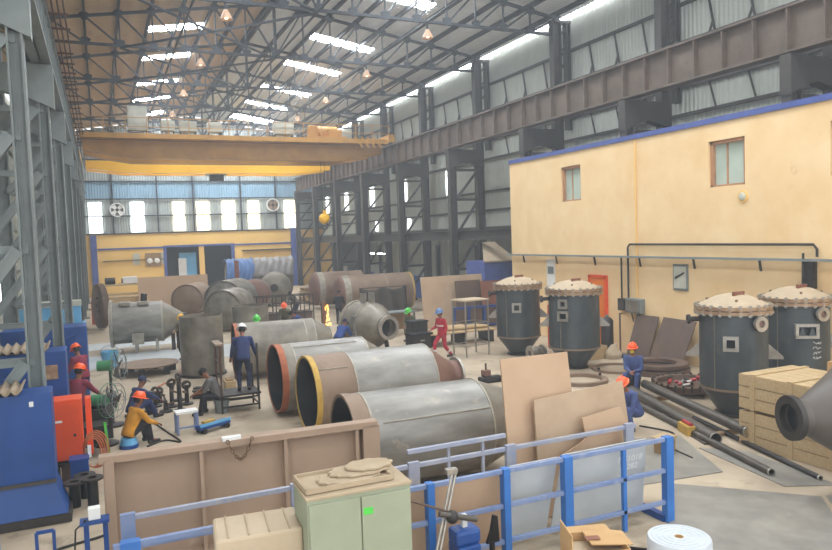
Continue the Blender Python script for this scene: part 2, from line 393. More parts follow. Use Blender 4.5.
# ------------------------------------------------------------------ OFFICE BLOCK (yellow painted two storey room)
OX, OY0, OY1, OH = 16.9, 4.0, 27.0, 7.45
wo = sroot('wall_office', (OX, 0, 0))
def owall(y0, y1, z0, z1, x0=0., x1=.25, m='yellow_wall', name='masonry'): return G().box(((x0+x1)/2, (y0+y1)/2, (z0+z1)/2), (x1-x0, y1-y0, z1-z0)).obj(name, m, wo)
ow = [(21.95, 23.2), (14.46, 15.76), (9.2, 11.9)]
owall(OY0, OY1, 0, 5.55); owall(OY0, OY1, 6.92, OH)
owall(23.2, OY1, 5.55, 6.92); owall(15.76, 21.95, 5.55, 6.92); owall(11.9, 14.46, 5.55, 6.92); owall(OY0, 9.2, 5.55, 6.92)
G().box((1.75, OY1 - .12, OH/2), (3.0, .24, OH)).obj('masonry_end', 'yellow_wall', wo)
owall(OY0, OY1, OH, OH + .16, -.06, .4, 'blue_band', 'coping')
G().box((2.0, (OY0+OY1)/2, OH - .1), (3.2, OY1-OY0-.3, .15)).obj('roof_slab', 'cladding_dark', wo)
for k, (a, b) in enumerate(ow):
    w = sroot('window_%d' % n, (OX + .14, (a+b)/2, 6.235)); n += 1; hw = (b-a)/2; hh = .685
    G().box((.05, 0, 0), (.02, 2*hw, 2*hh)).obj('pane', 'glass', w)
    fr = G(); fr.box((0, -hw + .05, 0), (.14, .1, 2*hh)); fr.box((0, hw - .05, 0), (.14, .1, 2*hh)); fr.box((0, 0, hh - .05), (.14, 2*hw, .1)); fr.box((0, 0, -hh + .03), (.14, 2*hw, .06))
    fr.obj('window_frame', 'frame_brown', w)
    cu = G(); vs = []
    for j in range(25):
        yy = -hw*.75 + 1.5*hw*j/24; vs += [(.0 + .03*math.sin(j*1.9), yy, -hh*.9), (.0 + .03*math.sin(j*1.9 + .3), yy, hh*.9)]
    G().box((.03, hw*.15, 0), (.03, .05, 2*hh - .1)).obj('mullion', 'frame_brown', w)
# things fixed on the office wall
def wbox(name, y, z, dy, dz, dx, m, label, cat, lipm=None):
    t = thing(name, label, cat, (OX, y, z))
    G().box((-dx/2, 0, 0), (dx, dy, dz)).obj('body', m, t, bevel=.01)
    return t
tray = thing('cable_tray', 'long grey cable tray on brackets across the yellow office wall', 'cable tray', (OX, 17.5, 3.42))
G().box((-.2, 0, 0), (.22, 19, .06)).obj('tray', 'column_grey', tray)
for yy in (-6, -3.6, -1.2, 1.2, 3.6, 6, 8.4): bar('bracket', (-.12, yy, -.03), (-.06, yy, -.34), .05, .05, 'column', tray)
cd = thing('conduit_pipe', 'thin dark conduit pipe bent down to the junction box on yellow wall', 'pipe', (OX, 19.3, 0))
G().tube([(-.08, 0, 1.9), (-.08, 0, 3.75), (-.08, -.1, 3.85), (-.08, -7, 3.82), (-.08, -7.1, 3.7), (-.08, -7.1, 3.5)], .035).obj('pipe', 'dark_steel', cd)
G().tube([(-.08, .35, 1.9), (-.08, .35, 3.4)], .03).obj('pipe', 'dark_steel', cd)
t = thing('downpipe', 'thin cream drain pipe running down the yellow office wall', 'pipe', (OX, 18.9, 0))
G().tube([(-.05, 0, 2.0), (-.05, 0, 7.4)], .025).obj('pipe', 'yellow_far', t)
t = wbox('junction_box', 18.95, 1.72, .75, .5, .22, 'column_grey', 'grey electrical junction box under the cable tray on yellow wall', 'junction box')
G().box((-.24, 0, 0), (.03, .62, .4)).obj('lid', 'shell_mid', t); G().tube([(-.1, -.2, -.25), (-.12, -.2, -.5), (-.1, .1, -.55), (-.1, .2, -.25)], .02).obj('cable', 'cable', t)
wbox('switch_box', 19.62, 1.72, .3, .42, .18, 'column', 'small dark switch box beside the grey junction box', 'switch box')
t = wbox('notice_board', 16.92, 2.78, .62, .85, .05, 'column_grey', 'small notice board with a framed sheet on yellow wall', 'notice board')
G().box((-.06, 0, 0), (.02, .5, .7)).obj('sheet', 'panel_grey', t); G().plate([(-.2, -.12), (.2, .08), (.2, .14), (-.2, -.04)], .01, axm((-.075, 0, .05), (-1, 0, 0))).obj('print', 'dark_steel', t)
t = thing('wall_bracket', 'dark vertical bracket hanging from the cable tray behind the rear drum', 'bracket', (OX, 12.4, 2.7))
G().box((-.1, 0, .35), (.16, .32, .75)).obj('plate', 'dark_steel', t); G().tube([(-.2, .1, .9), (-.2, .12, -.1)], .03).obj('cable', 'cable', t)
t = thing('wall_lamp', 'round cream wall light below the larger office window', 'lamp', (OX, 14.53, 5.2))
G().lathe([(.001, .1), (.08, .09), (.12, .05), (.13, 0)], 20, axm((0, 0, 0), (-1, 0, 0))).obj('lens', 'panel_grey', t, True); G().ring((-.02, 0, 0), (1, 0, 0), .17, .12, .04).obj('rim', 'yellow_far', t, True)
t = thing('wall_poster', 'tall white printed sheet on yellow wall behind left drums', 'poster', (OX, 24.0, 2.3))
G().box((-.02, 0, .35), (.03, .55, 1.2)).obj('sheet', 'white_paint', t); G().box((-.04, 0, .5), (.01, .4, .3)).obj('print', 'column_grey', t)
d3 = sroot('door_3', (OX - .04, 21.0, 0)); G().box((0, 0, 1.3), (.06, .82, 2.6)).obj('door_leaf', 'orange_door', d3)
fr = G(); fr.box((0, -.46, 1.35), (.12, .1, 2.7)); fr.box((0, .46, 1.35), (.12, .1, 2.7)); fr.box((0, 0, 2.66), (.12, 1.0, .1)); fr.obj('door_frame', 'orange_paint', d3)
G().cyl((-.03, -.3, 1.1), (-.12, -.3, 1.1), .03).obj('door_handle', 'bright_steel', d3)

# ------------------------------------------------------------------ COLUMNS, GIRDERS, TRUSSES
def lattice_column(x0, dirx, yc, mname, name, label, group, upper=True, lw=.42, lace=.1):
    t = thing(name, label, 'column', (x0, yc, 0), 0, group); s = dirx
    fx, bx = -.0, s * 1.72
    G().ibeam((fx, 0, 0), (fx, 0, 9.0), .32, lw, .035, (s, 0, 0)).obj('front_leg', mname, t)
    G().ibeam((bx, 0, 0), (bx, 0, 13.9 if upper else 9.0), .34, .45, .035, (s, 0, 0)).obj('rear_leg', mname, t)
    z = .6; k = 0
    while z < 7.6:
        z2 = min(z + 1.9, 7.9)
        za, zb = (z, z2) if s > 0 else (z2, z)
        bar('lacing', (fx + s*.15, -.1, za), (bx - s*.15, -.1, zb), lace, lace*1.3, mname, t)
        bar('batten', (fx, 0, z2), (bx, 0, z2), .12, .14, mname, t); z = z2
    hp = G(); hp.plate([(-.25*s, 9.0), (1.95*s, 9.0), (1.95*s, 8.0), (1.5*s, 8.15), (.85*s, 8.3), (.3*s, 8.15), (-.25*s, 7.9)], .36, axm((0, 0, 0), (0, 1, 0)) @ Matrix(((-1, 0, 0, 0), (0, 1, 0, 0), (0, 0, -1, 0), (0, 0, 0, 1)))); hp.obj('bracket', mname, t)
    G().box((fx, 0, .05), (.6, .6, .1)).obj('base_plate', mname, t); G().box((bx, 0, .05), (.6, .6, .1)).obj('base_plate', mname, t)
    if upper:
        ux = bx + s * .62
        G().ibeam((ux, 0, 9.0), (ux, 0, 13.9), .3, .22, .03, (s, 0, 0)).obj('upper_leg', mname, t)
        z = 9.2
        while z < 13.4:
            bar('lacing', (bx, 0, z), (ux, 0, z + .75), .07, .07, mname, t); z += .75
        G().box(((bx+ux)/2, 0, 13.85), (.9, .35, .12)).obj('cap_plate', mname, t)
    return t
NTH = ['nearest', 'second', 'third', 'fourth', 'fifth', 'sixth', 'seventh', 'eighth', 'ninth', 'tenth']
for i, y in enumerate(COLY):
    if i == 0: continue
    lab = 'dark lattice steel column on the right side, %s from the camera' % NTH[i-1] if i < 9 else 'dark lattice steel column on the right side beside the back wall'
    lattice_column(XR, 1, y, 'column', 'lattice_column', lab, 'right hand crane columns')
for i, y in enumerate(COLY[:9]):
    t = lattice_column(XL, -1, y, 'column_grey', 'lattice_column', 'grey lattice steel column on the left side, %s from the camera' % NTH[i], 'left hand crane columns', True, .25, .15)
    if i < 2: G().box((0, 0, 1.0), (.3, .36, 1.9)).obj('painted_base', 'blue_post', t)
def girder(x, s, mname, label):
    t = thing('crane_girder', label, 'girder', (x, 0, 0)); z0, z1 = 9.05, 10.32; y0, y1 = -2, YB - .3
    G().box((0, (y0+y1)/2, (z0+z1)/2), (.04, y1-y0, z1-z0)).obj('web', mname, t)
    G().box((0, (y0+y1)/2, z1 - .03), (.46, y1-y0, .06)).obj('top_flange', mname, t)
    G().box((0, (y0+y1)/2, z0 + .03), (.46, y1-y0, .06)).obj('bottom_flange', mname, t)
    G().box((0, (y0+y1)/2, z1 + .05), (.08, y1-y0, .1)).obj('rail', 'dark_steel', t)
    me = G().box((0, 0, 0), (.4, .05, z1 - z0 - .12)).mesh('stiffener', mname)
    for i in range(len(COLY) - 1):
        for k in range(6):
            place('stiffener', me, t, tr(0, COLY[i] + (COLY[i+1]-COLY[i])*k/6, (z0+z1)/2))
    return t
girder(XR, 1, 'girder', 'brown riveted crane runway girder along the right columns')
girder(XL, -1, 'column_grey', 'grey crane runway girder along the left columns')
dr = thing('conductor_rail', 'rusty crane conductor bars on brackets beside the left runway girder', 'rail', (XL, 0, 10.5))
for k in range(4): bar('bar', (.2 + .13*k, 6, .0 + .0*k), (.2 + .13*k, 60, .0), .04, .05, 'rust_rail', dr)
for k in range(30): bar('bracket', (.0, 7 + k*1.35, -.06), (.68, 7 + k*1.35, -.06), .05, .05, 'rust_rail', dr)

BZ = 13.27
def truss():
    t = thing('roof_truss', '', 'truss', (0, 0, 0), 0, 'roof trusses')
    def tz(x): return roofz(x) - .32
    xs0, xs1 = -2.9, 19.5
    for sgn, xe in ((1, xs1), (-1, xs0)):
        G().beam((RX, 0, tz(RX)), (xe, 0, tz(xe)), .14, .12).obj('top_chord', 'truss', t)
    G().beam((xs0, 0, BZ), (xs1, 0, BZ), .13, .11).obj('bottom_chord', 'truss', t)
    tops = [RX + 1.39*k for k in range(-8, 9)]
    bots = [RX + 1.39*(k + .5) for k in range(-8, 8)]
    gm = G().plate([(-.22, -.12), (-.1, .14), (.1, .14), (.22, -.12), (.1, -.2), (-.1, -.2)], .05, axm((0, 0, 0), (0, 1, 0)) @ rz(PI)).mesh('gusset', 'truss')
    for k, x in enumerate(tops): place('gusset', gm, t, tr(x, -.05, tz(x) - .05))
    for k, x in enumerate(tops):
        if k in (0, 16): continue
        if k != 8: bar('web_post', (x, 0, BZ), (x, 0, tz(x)), .065, .065, 'truss', t)
        o = tops[k-1] if k <= 8 else tops[k+1]
        bar('web_member', (x, 0, BZ), (o, 0, tz(o)), .075, .075, 'truss', t)
        if k == 8: bar('web_member', (x, 0, BZ), (tops[9], 0, tz(tops[9])), .075, .075, 'truss', t)
        place('gusset', gm, t, tr(x, -.05, BZ + .05))
    bar('king_post', (RX, 0, BZ), (RX, 0, tz(RX)), .12, .12, 'truss', t)
    return t
tr0 = truss(); tr0.location = (0, COLY[1], 0); tr0['label'] = 'dark steel roof truss, closest one to the camera'
for i in range(2, 9):
    dup(tr0, (0, COLY[i], 0), None, 'dark steel roof truss, %s one from the camera' % NTH[i-1])
# ties along the hall between the trusses
for x in (RX, 3.6, 12.9):
    tag(G().tube([(x, 12, BZ), (x, 64, BZ)], .05).obj('tie_bar', 'truss'), {RX: 'steel tie bar along the hall under the ridge', 3.6: 'steel tie bar along the hall on the left row of lamps', 12.9: 'steel tie bar along the hall on the right row of lamps'}[x], 'tie bar')
k = 0
for i in range(2, 8):
    xb = G(); a, b = COLY[i], COLY[i+1]
    for (p, q) in (((1.3, a, BZ - .1), (8.2, b, BZ - .1)), ((8.2, a, BZ - .1), (1.3, b, BZ - .1))):
        tag(G().beam(p, q, .08, .08).obj('wind_brace', 'truss'), 'diagonal wind brace in the %s roof bay, rising to the %s' % (NTH[i-1], 'right' if q[0] > p[0] else 'left'), 'brace', 'roof wind braces')
# pendant lamps
lp = thing('pendant_lamp', '', 'lamp', (4.7, 0, 0), 0, 'high bay pendant lamps')
G().cyl((0, 0, 12.92), (0, 0, 13.2), .05).obj('stem', 'truss', lp); G().lathe([(.07, 12.95), (.12, 12.85), (.24, 12.6), (.22, 12.6), (.1, 12.83)], 20).obj('shade', 'lamp_amber', lp, True); G().ball((0, 0, 12.68), .07).obj('bulb', 'window_light', lp, True)
first = True
for i in range(3, 9):
    for x, side in ((4.7, 'left'), (12.9, 'right')):
        lab = 'amber cone pendant lamp in the %s row under the %s truss' % (side, NTH[i-1])
        if first: lp.location = (x, COLY[i], 0); lp['label'] = lab; first = False
        else: dup(lp, (x, COLY[i], 0), None, lab)

# ------------------------------------------------------------------ CRANES
def crane(y0, mname, label, z0, z1, walk):
    t = thing('overhead_crane', label, 'crane', (0, y0, 0))
    for dy in ((0, 2.6) if walk else (0, 1.8)):
        g = G(); a, b = -.6, 17.1
        poly = [(a, z1), (b, z1), (b, z1 - .55), (b - 2.6, z0), (a + 2.6, z0), (a, z1 - .55)]
        vs = [(x, dy - .3, z) for x, z in poly] + [(x, dy + .3, z) for x, z in poly]; N = 6
        g.add(vs, [tuple(range(N)), tuple(range(N, 2*N))[::-1]] + [(j, N+j, N+(j+1) % N, (j+1) % N) for j in range(N)])
        g.obj('main_girder', mname, t)
        G().box((8.25, dy, z1 + .06), (17.6, .12, .1)).obj('trolley_rail', 'dark_steel', t)
    for x in (XL, XR):
        G().box((x, 1.2, 10.75), (.4, 4.4, .5)).obj('end_carriage', mname, t)
        for yy in (-.6, 3.0): G().cyl((x - .1, yy, 10.6), (x + .1, yy, 10.6), .22).obj('wheel', 'dark_steel', t, True)
    return t
c1 = crane(43.2, 'crane_tan', 'tan double girder overhead crane with walkway and control cabinets', 9.35, 10.35, True)
G().box((8.25, -.75, 10.42), (17.9, .8, .08)).obj('walkway', 'crane_tan', c1); G().box((8.25, -1.14, 10.5), (17.9, .04, .28)).obj('toe_board', 'crane_tan', c1)
hr = G()
for x in [i*1.12 - .6 for i in range(17)]: hr.beam((x, -1.13, 10.5), (x, -1.13, 11.5), .04, .04)
hr.beam((-.6, -1.13, 11.5), (17.3, -1.13, 11.5), .04, .04); hr.beam((-.6, -1.13, 11.0), (17.3, -1.13, 11.0), .04, .04); hr.obj('handrail', 'crane_tan', c1)
for x, w, h in ((2.3, 1.05, 1.35), (3.9, .75, .6), (5.0, .95, .6), (6.5, .8, .6), (10.6, 1.2, .75)):
    cbn = G().box((x, -.55, 10.5 + .35 + h/2), (w, .5, h)).obj('control_cabinet', 'panel_grey', c1, bevel=.02)
    G().box((x, -.82, 10.5 + .35 + h/2), (w*.86, .03, h*.86)).obj('cabinet_door', 'panel_grey', cbn)
    [G().box((x + sg*(w/2 - .06), -.55, 10.68), (.06, .4, .4)).obj('cabinet_foot', 'truss', cbn) for sg in (-1, 1)]
for k in range(4): bar('cable_chain_arm', (15.0 + k*.42, -1.15, 10.75), (15.5 + k*.42, -1.2, 10.1), .08, .12, 'crane_tan', c1)
tro = G(); tro.box((0, 0, 0), (2.6, 2.9, .3)); tro = tro.obj('trolley_frame', 'crane_tan', c1); tro.location = (13.5, 1.3, 10.75)
G().cyl((-.9, -.5, .55), (.9, -.5, .55), .38).obj('rope_drum', 'crane_tan', tro, True); G().cyl((-.2, .8, .5), (.7, .8, .5), .3).obj('hoist_motor', 'crane_tan', tro, True); G().box((-.8, -.9, .5), (.6, .5, .7)).obj('gearbox', 'crane_tan', tro, bevel=.04); G().box((.6, -1.1, .4), (.9, .3, .5)).obj('brake_box', 'crane_tan', tro, bevel=.03)
hb = G()
for dx in (-.12, .12): hb.tube([(13.55 + dx, 1.3, 10.6), (13.55 + dx, 1.3, 6.2)], .015)
hb = hb.obj('hoist_rope', 'cable', c1)
G().lathe([(.001, -.28), (.2, -.25), (.34, -.1), (.36, .1), (.25, .26), (.001, .28)], 24, axm((13.55, 1.3, 5.75), (0, 1, 0))).obj('hook_block', 'crane_yellow', c1, True)
G().box((13.55, 1.3, 6.12), (.2, .25, .35)).obj('sheave_cheek', 'crane_yellow', c1, bevel=.03)
G().tube([(13.55 + .2*math.cos(a)*1.0, 1.3, 5.25 + .2*math.sin(a)) for a in [1.57 - j*.42 for j in range(12)]], .055).obj('hook', 'dark_steel', c1, True)
c2 = crane(54.4, 'crane_yellow', 'bright yellow overhead crane further down the hall', 9.6, 10.45, False)
tg = G().box((8.4, .9, 9.95), (1.5, 1.2, .8)).obj('hoist_trolley', 'panel_grey', c2, bevel=.05); G().box((8.4, .9, 9.35), (1.0, .8, .5)).obj('rope_drum', 'dark_steel', tg, bevel=.05)

# ------------------------------------------------------------------ VESSELS
def shell_vessel(name, label, loc, ang, r, cz, segs, rim=None, cone=None, flange=None, dish=None, saddle=True, group=None, inner=True, weld_line=None):
    """Lying shell: axis from loc along +x turned by ang. segs = [(length, material)], cone = (length, r2, material)."""
    t = thing(name, label, 'vessel', (loc[0], loc[1], 0), ang, group); x = 0.
    if rim: G().shell((0, 0, cz), (rim[0], 0, cz), r + .012, .05).obj('rim', rim[1], t, True); x = 0.
    first = True
    for L, m in segs:
        g = G(); x0 = rim[0] if (rim and first) else x
        g.shell((x0, 0, cz), (x + L, 0, cz), r, .03); g.obj('shell_course', m, t, True)
        x += L; first = False
        G().ring((x, 0, cz), (1, 0, 0), r + .01, r - .01, .035, 56).obj('weld_seam', 'weld', t, True)
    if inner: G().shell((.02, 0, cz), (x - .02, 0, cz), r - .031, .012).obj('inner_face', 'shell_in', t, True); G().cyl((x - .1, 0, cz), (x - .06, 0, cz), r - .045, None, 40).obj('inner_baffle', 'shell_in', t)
    if cone:
        L, r2, m = cone
        G().lathe([(r, 0), (r2, L), (r2 - .03, L), (r - .03, 0)], 48, axm((x, 0, cz), (1, 0, 0)), 0, True).obj('cone', m, t, True); x += L
        if flange: G().shell((x, 0, cz), (x + .18, 0, cz), r2, .03).obj('neck', m, t, True); G().ring((x + .2, 0, cz), (1, 0, 0), flange, r2 - .04, .06).obj('flange', 'bright_steel', t, True)
    if dish:
        pr = [(r * math.cos(a), dish[0] * math.sin(a)) for a in [PI/2*k/8 for k in range(9)]]; pr[-1] = (.001, dish[0])
        G().lathe(pr, 48, axm((0, 0, cz), (-1, 0, 0))).obj('dished_end', dish[1], t, True)
    if saddle:
        tot = sum(s[0] for s in segs)
        for xx in (tot*.2, tot*.8):
            g = G(); rr = r + .01
            w = .55 * r; pts = [(-w, 0), (w, 0)] + [(rr*math.sin(a), cz - rr*math.cos(a)) for a in [.55 - 1.1*k/8 for k in range(9)]]
            g.plate(pts, .14, axm((xx, 0, 0), (1, 0, 0)) @ rz(PI/2)); g.obj('saddle', 'wood_dark', t)
    if weld_line:
        for (a, b, th) in weld_line:
            y, z = math.sin(th), math.cos(th)
            G().beam((a, -(r+.004)*y, cz + (r+.004)*z), (b, -(r+.004)*y, cz + (r+.004)*z), .03, .02).obj('weld_bead', 'weld', t)
    return t
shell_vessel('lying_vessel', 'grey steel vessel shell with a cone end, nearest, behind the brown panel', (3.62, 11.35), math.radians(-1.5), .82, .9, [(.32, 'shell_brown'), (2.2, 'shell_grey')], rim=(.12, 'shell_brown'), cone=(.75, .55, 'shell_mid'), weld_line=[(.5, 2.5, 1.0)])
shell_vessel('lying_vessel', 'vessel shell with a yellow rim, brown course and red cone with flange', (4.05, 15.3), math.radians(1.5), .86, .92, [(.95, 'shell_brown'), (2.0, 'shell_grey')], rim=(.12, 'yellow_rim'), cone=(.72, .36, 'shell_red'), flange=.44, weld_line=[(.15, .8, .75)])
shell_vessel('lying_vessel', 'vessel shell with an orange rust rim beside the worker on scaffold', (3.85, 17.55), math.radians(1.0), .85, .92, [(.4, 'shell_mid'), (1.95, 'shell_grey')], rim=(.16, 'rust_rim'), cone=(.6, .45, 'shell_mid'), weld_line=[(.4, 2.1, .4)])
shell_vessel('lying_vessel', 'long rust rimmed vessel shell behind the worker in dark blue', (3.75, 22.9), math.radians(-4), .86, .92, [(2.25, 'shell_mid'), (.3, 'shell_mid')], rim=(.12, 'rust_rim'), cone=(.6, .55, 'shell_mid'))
L1 = shell_vessel('lying_vessel', 'long brown vessel with dished end near the right columns', (12.55, 38.6), math.radians(-3), 1.06, 1.2, [(.35, 'weld'), (2.2, 'shell_brown'), (1.55, 'shell_brown')], dish=(.42, 'shell_red'), inner=False)
G().shell((4.1, 0, 1.2), (4.2, 0, 1.2), 1.09, .05).obj('end_ring', 'yellow_rim', L1, True)
L2 = shell_vessel('lying_vessel', 'brown vessel with dished end behind the long brown vessel', (12.4, 43.2), math.radians(-2), 1.06, 1.25, [(.35, 'weld'), (2.6, 'shell_brown')], dish=(.42, 'shell_red'), inner=False)
G().cyl((2.0, 0, 2.2), (2.0, 0, 2.6), .14).obj('nozzle', 'bright_steel', L2, True)
# vessel whose open nozzle faces the camera
t = thing('nozzle_vessel', 'grey conical vessel with a round open nozzle facing the camera', 'vessel', (9.35, 25.6, 0), math.radians(-76))
r, cz = .88, 1.0
G().shell((-.6, 0, cz), (.35, 0, cz), r, .03).obj('shell_course', 'shell_mid', t, True)
G().lathe([(r, 0), (.42, .85), (.39, .85), (r - .03, 0)], 48, axm((.35, 0, cz), (1, 0, 0)), 0, True).obj('cone', 'shell_mid', t, True)
G().ring((.35, 0, cz), (1, 0, 0), r + .015, r - .01, .05, 56).obj('weld_seam', 'weld', t, True); G().ring((-.6, 0, cz), (1, 0, 0), r + .07, r - .01, .08, 56).obj('flange', 'weld', t, True)
G().shell((1.2, 0, cz), (1.38, 0, cz), .38, .03).obj('neck', 'shell_mid', t, True); G().ring((1.4, 0, cz), (1, 0, 0), .46, .33, .07).obj('nozzle_flange', 'bright_steel', t, True)
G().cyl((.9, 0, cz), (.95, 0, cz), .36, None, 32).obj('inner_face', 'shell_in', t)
for s in (-1, 1):
    bar('support_leg', (.6, .5*s, 0), (.5, .45*s, .6), .12, .12, 'dark_steel', t); bar('support_leg', (-.6, .6*s, 0), (-.6, .55*s, .5), .12, .12, 'dark_steel', t)
G().box((-.1, .3, cz + 1.0), (.4, .03, .5)).obj('lifting_lug', 'bright_steel', t); G().box((-.1, -.1, cz + 1.02), (.4, .03, .45)).obj('lifting_lug', 'bright_steel', t); G().box((.3, -.62, cz - .1), (.25, .5, 1.1)).obj('support_plate', 'shell_grey', t)
# vessel with cone standing on the painted lane
t = thing('cone_vessel', 'grey flanged vessel with a cone end on short legs, far left', 'vessel', (.28, 31.3, 0), math.radians(-5))
r, cz = .84, 1.22
G().shell((0, 0, cz), (1.95, 0, cz), r, .03).obj('shell_course', 'shell_grey', t, True); G().ring((0, 0, cz), (1, 0, 0), r + .13, r - .02, .12, 48).obj('flange', 'weld', t, True)
G().ring((1.95, 0, cz), (1, 0, 0), r + .02, r - .01, .07, 56).obj('weld_seam', 'weld', t, True)
G().lathe([(r, 0), (.28, .85), (.25, .85), (r - .03, 0)], 48, axm((1.95, 0, cz), (1, 0, 0)), 0, True).obj('cone', 'shell_mid', t, True); G().cyl((2.8, 0, cz), (2.9, 0, cz), .3, None, 24).obj('end_flange', 'dark_steel', t, True)
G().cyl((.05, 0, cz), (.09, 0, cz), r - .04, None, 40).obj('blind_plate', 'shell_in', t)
for xx in (.55, 1.25): G().box((xx, -.3, cz + .82), (.42, .42, .16)).obj('inspection_frame', 'weld', t, bevel=.02)
G().cyl((1.25, -.25, cz + .8), (1.3, -.25, cz + 1.2), .12).obj('nozzle', 'dark_steel', t, True); G().box((1.0, -.8, cz - .6), (.45, .05, .45)).obj('name_plate', 'weld', t)
for xx in (.9, 1.7): 
    bar('support_leg', (xx, -.45, 0), (xx, -.45, .6), .1, .1, 'bright_steel', t); bar('support_leg', (xx, .45, 0), (xx, .45, .6), .1, .1, 'bright_steel', t)
bar('support_leg', (2.35, -.3, 0), (2.35, -.3, .8), .16, .16, 'dark_steel', t); bar('support_leg', (2.55, .3, 0), (2.55, .3, .8), .16, .16, 'dark_steel', t)
# upright shells
def upright(label, loc, r, h, base=True):
    t = thing('upright_shell', label, 'shell', (*loc, 0)); G().shell((0, 0, .06), (0, 0, h), r, .025).obj('shell_course', 'shell_mid', t, True)
    G().ring((0, 0, .04), (0, 0, 1), r + .07, r - .05, .08).obj('base_ring', 'dark_steel', t, True); bar('weld_bead', (-r - .005, 0, .1), (-r - .005, 0, h), .03, .03, 'weld', t); return t
upright('grey steel shell course standing upright beside the rust rimmed vessel', (2.95, 24.3), .69, 2.0)
upright('grey steel shell course standing further back, half hidden by the rust rimmed vessel', (5.6, 29.6), .75, 1.75)
# big shells lying end-on at the back
def back_shell(label, loc, ang, r, L, m):
    t = thing('lying_shell', label, 'shell', (*loc, 0), ang); G().shell((0, 0, r + .12), (L, 0, r + .12), r, .04).obj('shell_course', m, t, True)
    G().lathe([(r - .02, 0), (r*.8, -.12), (r*.45, -.2), (.001, -.23)], 40, axm((.1, 0, r + .12), (1, 0, 0))).obj('end_cap', m, t, True); G().ring((L*.5, 0, r + .12), (1, 0, 0), r + .015, r - .01, .05, 48).obj('weld_seam', 'weld', t, True)
    for xx in (.25*L, .75*L): G().box((xx, 0, .06), (.15, r*1.3, .12)).obj('timber', 'wood_dark', t)
back_shell('large shell lying end on behind the upright shell', (5.3, 35.2), math.radians(58), .98, 1.9, 'shell_mid')
back_shell('pale large shell lying behind the first end on shell', (5.9, 38.6), math.radians(60), 1.12, 2.4, 'shell_grey')
back_shell('brown shell lying furthest back left near the door', (4.5, 43.2), math.radians(65), .95, 2.2, 'shell_brown')
t = thing('dished_tank_end', 'reddish dished vessel head standing on edge beside a rusty post', 'vessel head', (8.7, 44.2, 0), math.radians(-110))
pr = [(1.0*math.cos(a), .4*math.sin(a)) for a in [PI/2*k/8 for k in range(9)]]; pr[-1] = (.001, .4)
G().lathe(pr, 40, axm((0, 0, 1.05), (1, 0, 0))).obj('dish', 'shell_red', t, True); G().ring((-.05, 0, 1.05), (1, 0, 0), 1.02, .95, .12).obj('edge_ring', 'weld', t, True); G().box((0, 0, .03), (.3, 1.0, .06)).obj('chock', 'wood_dark', t)
t = thing('steel_post', 'rusty red brown vertical post in front of the dished head', 'post', (7.45, 43.0, 0)); G().ibeam((0, 0, 0), (0, 0, 3.3), .22, .25).obj('post', 'red_plate', t); G().box((0, 0, .03), (.5, .5, .06)).obj('base_plate', 'red_plate', t)
t = thing('nozzle_vessel', 'round grey vessel with a small dark nozzle, far back under the tarpaulin', 'vessel', (10.5, 46.5, 0), math.radians(-105))
G().shell((-1.4, 0, 1.25), (0, 0, 1.25), 1.05, .03).obj('shell_course', 'shell_mid', t, True)
pr = [(1.05*math.cos(a), .45*math.sin(a)) for a in [PI/2*k/8 for k in range(9)]]; pr[-1] = (.001, .45)
G().lathe(pr, 40, axm((0, 0, 1.25), (1, 0, 0))).obj('dished_end', 'shell_mid', t, True); G().cyl((.3, 0, 1.3), (.62, 0, 1.3), .26).obj('nozzle', 'dark_steel', t, True); G().ring((0, 0, 1.25), (1, 0, 0), 1.07, 1.0, .06).obj('weld_seam', 'weld', t, True)
for s in (-.5, .5): G().box((-.7, s, .2), (.8, .15, .4)).obj('support', 'dark_steel', t)
# tarpaulin over a tank, far back right
t = thing('covered_tank', 'far tank half covered by a draped blue and grey tarpaulin', 'tank', (10.7, 52.5, 0))
G().lathe([(.001, -2.3), (1.3, -2.3), (1.45, -2.0), (1.45, 2.0), (1.3, 2.3), (.001, 2.3)], 32, axm((0, 0, 1.62), (1, 0, 0))).obj('tank', 'shell_mid', t, True)
def drape(x0, x1, a0, a1, r, m, nm):
    vs = []; nx, na = 30, 18; rnd = random.Random(3)
    for i in range(nx + 1):
        for j in range(na + 1):
            a = a0 + (a1 - a0)*j/na; rr = r + .05*math.sin(i*1.3 + j*.25) + .03*math.sin(i*.6 - j*.9)
            vs.append((x0 + (x1-x0)*i/nx + .25*(a/a1)*math.sin(j*.3), -rr*math.sin(a), 1.62 + rr*math.cos(a)))
    g = G().add(vs, [(i*(na+1)+j, i*(na+1)+j+1, (i+1)*(na+1)+j+1, (i+1)*(na+1)+j) for i in range(nx) for j in range(na)])
    o = g.obj(nm, m, t, True); s = o.modifiers.new('s', 'SOLIDIFY'); s.thickness = .02; return o
drape(-2.5, -.5, -.5, 2.0, 1.54, 'tarp_blue', 'blue_tarpaulin'); drape(-.55, 2.5, -.5, 1.45, 1.56, 'tarp_grey', 'grey_tarpaulin')
G().box((-1.6, 0, .1), (.3, 2.2, .2)).obj('support', 'wood_dark', t); G().box((1.6, 0, .1), (.3, 2.2, .2)).obj('support', 'wood_dark', t)

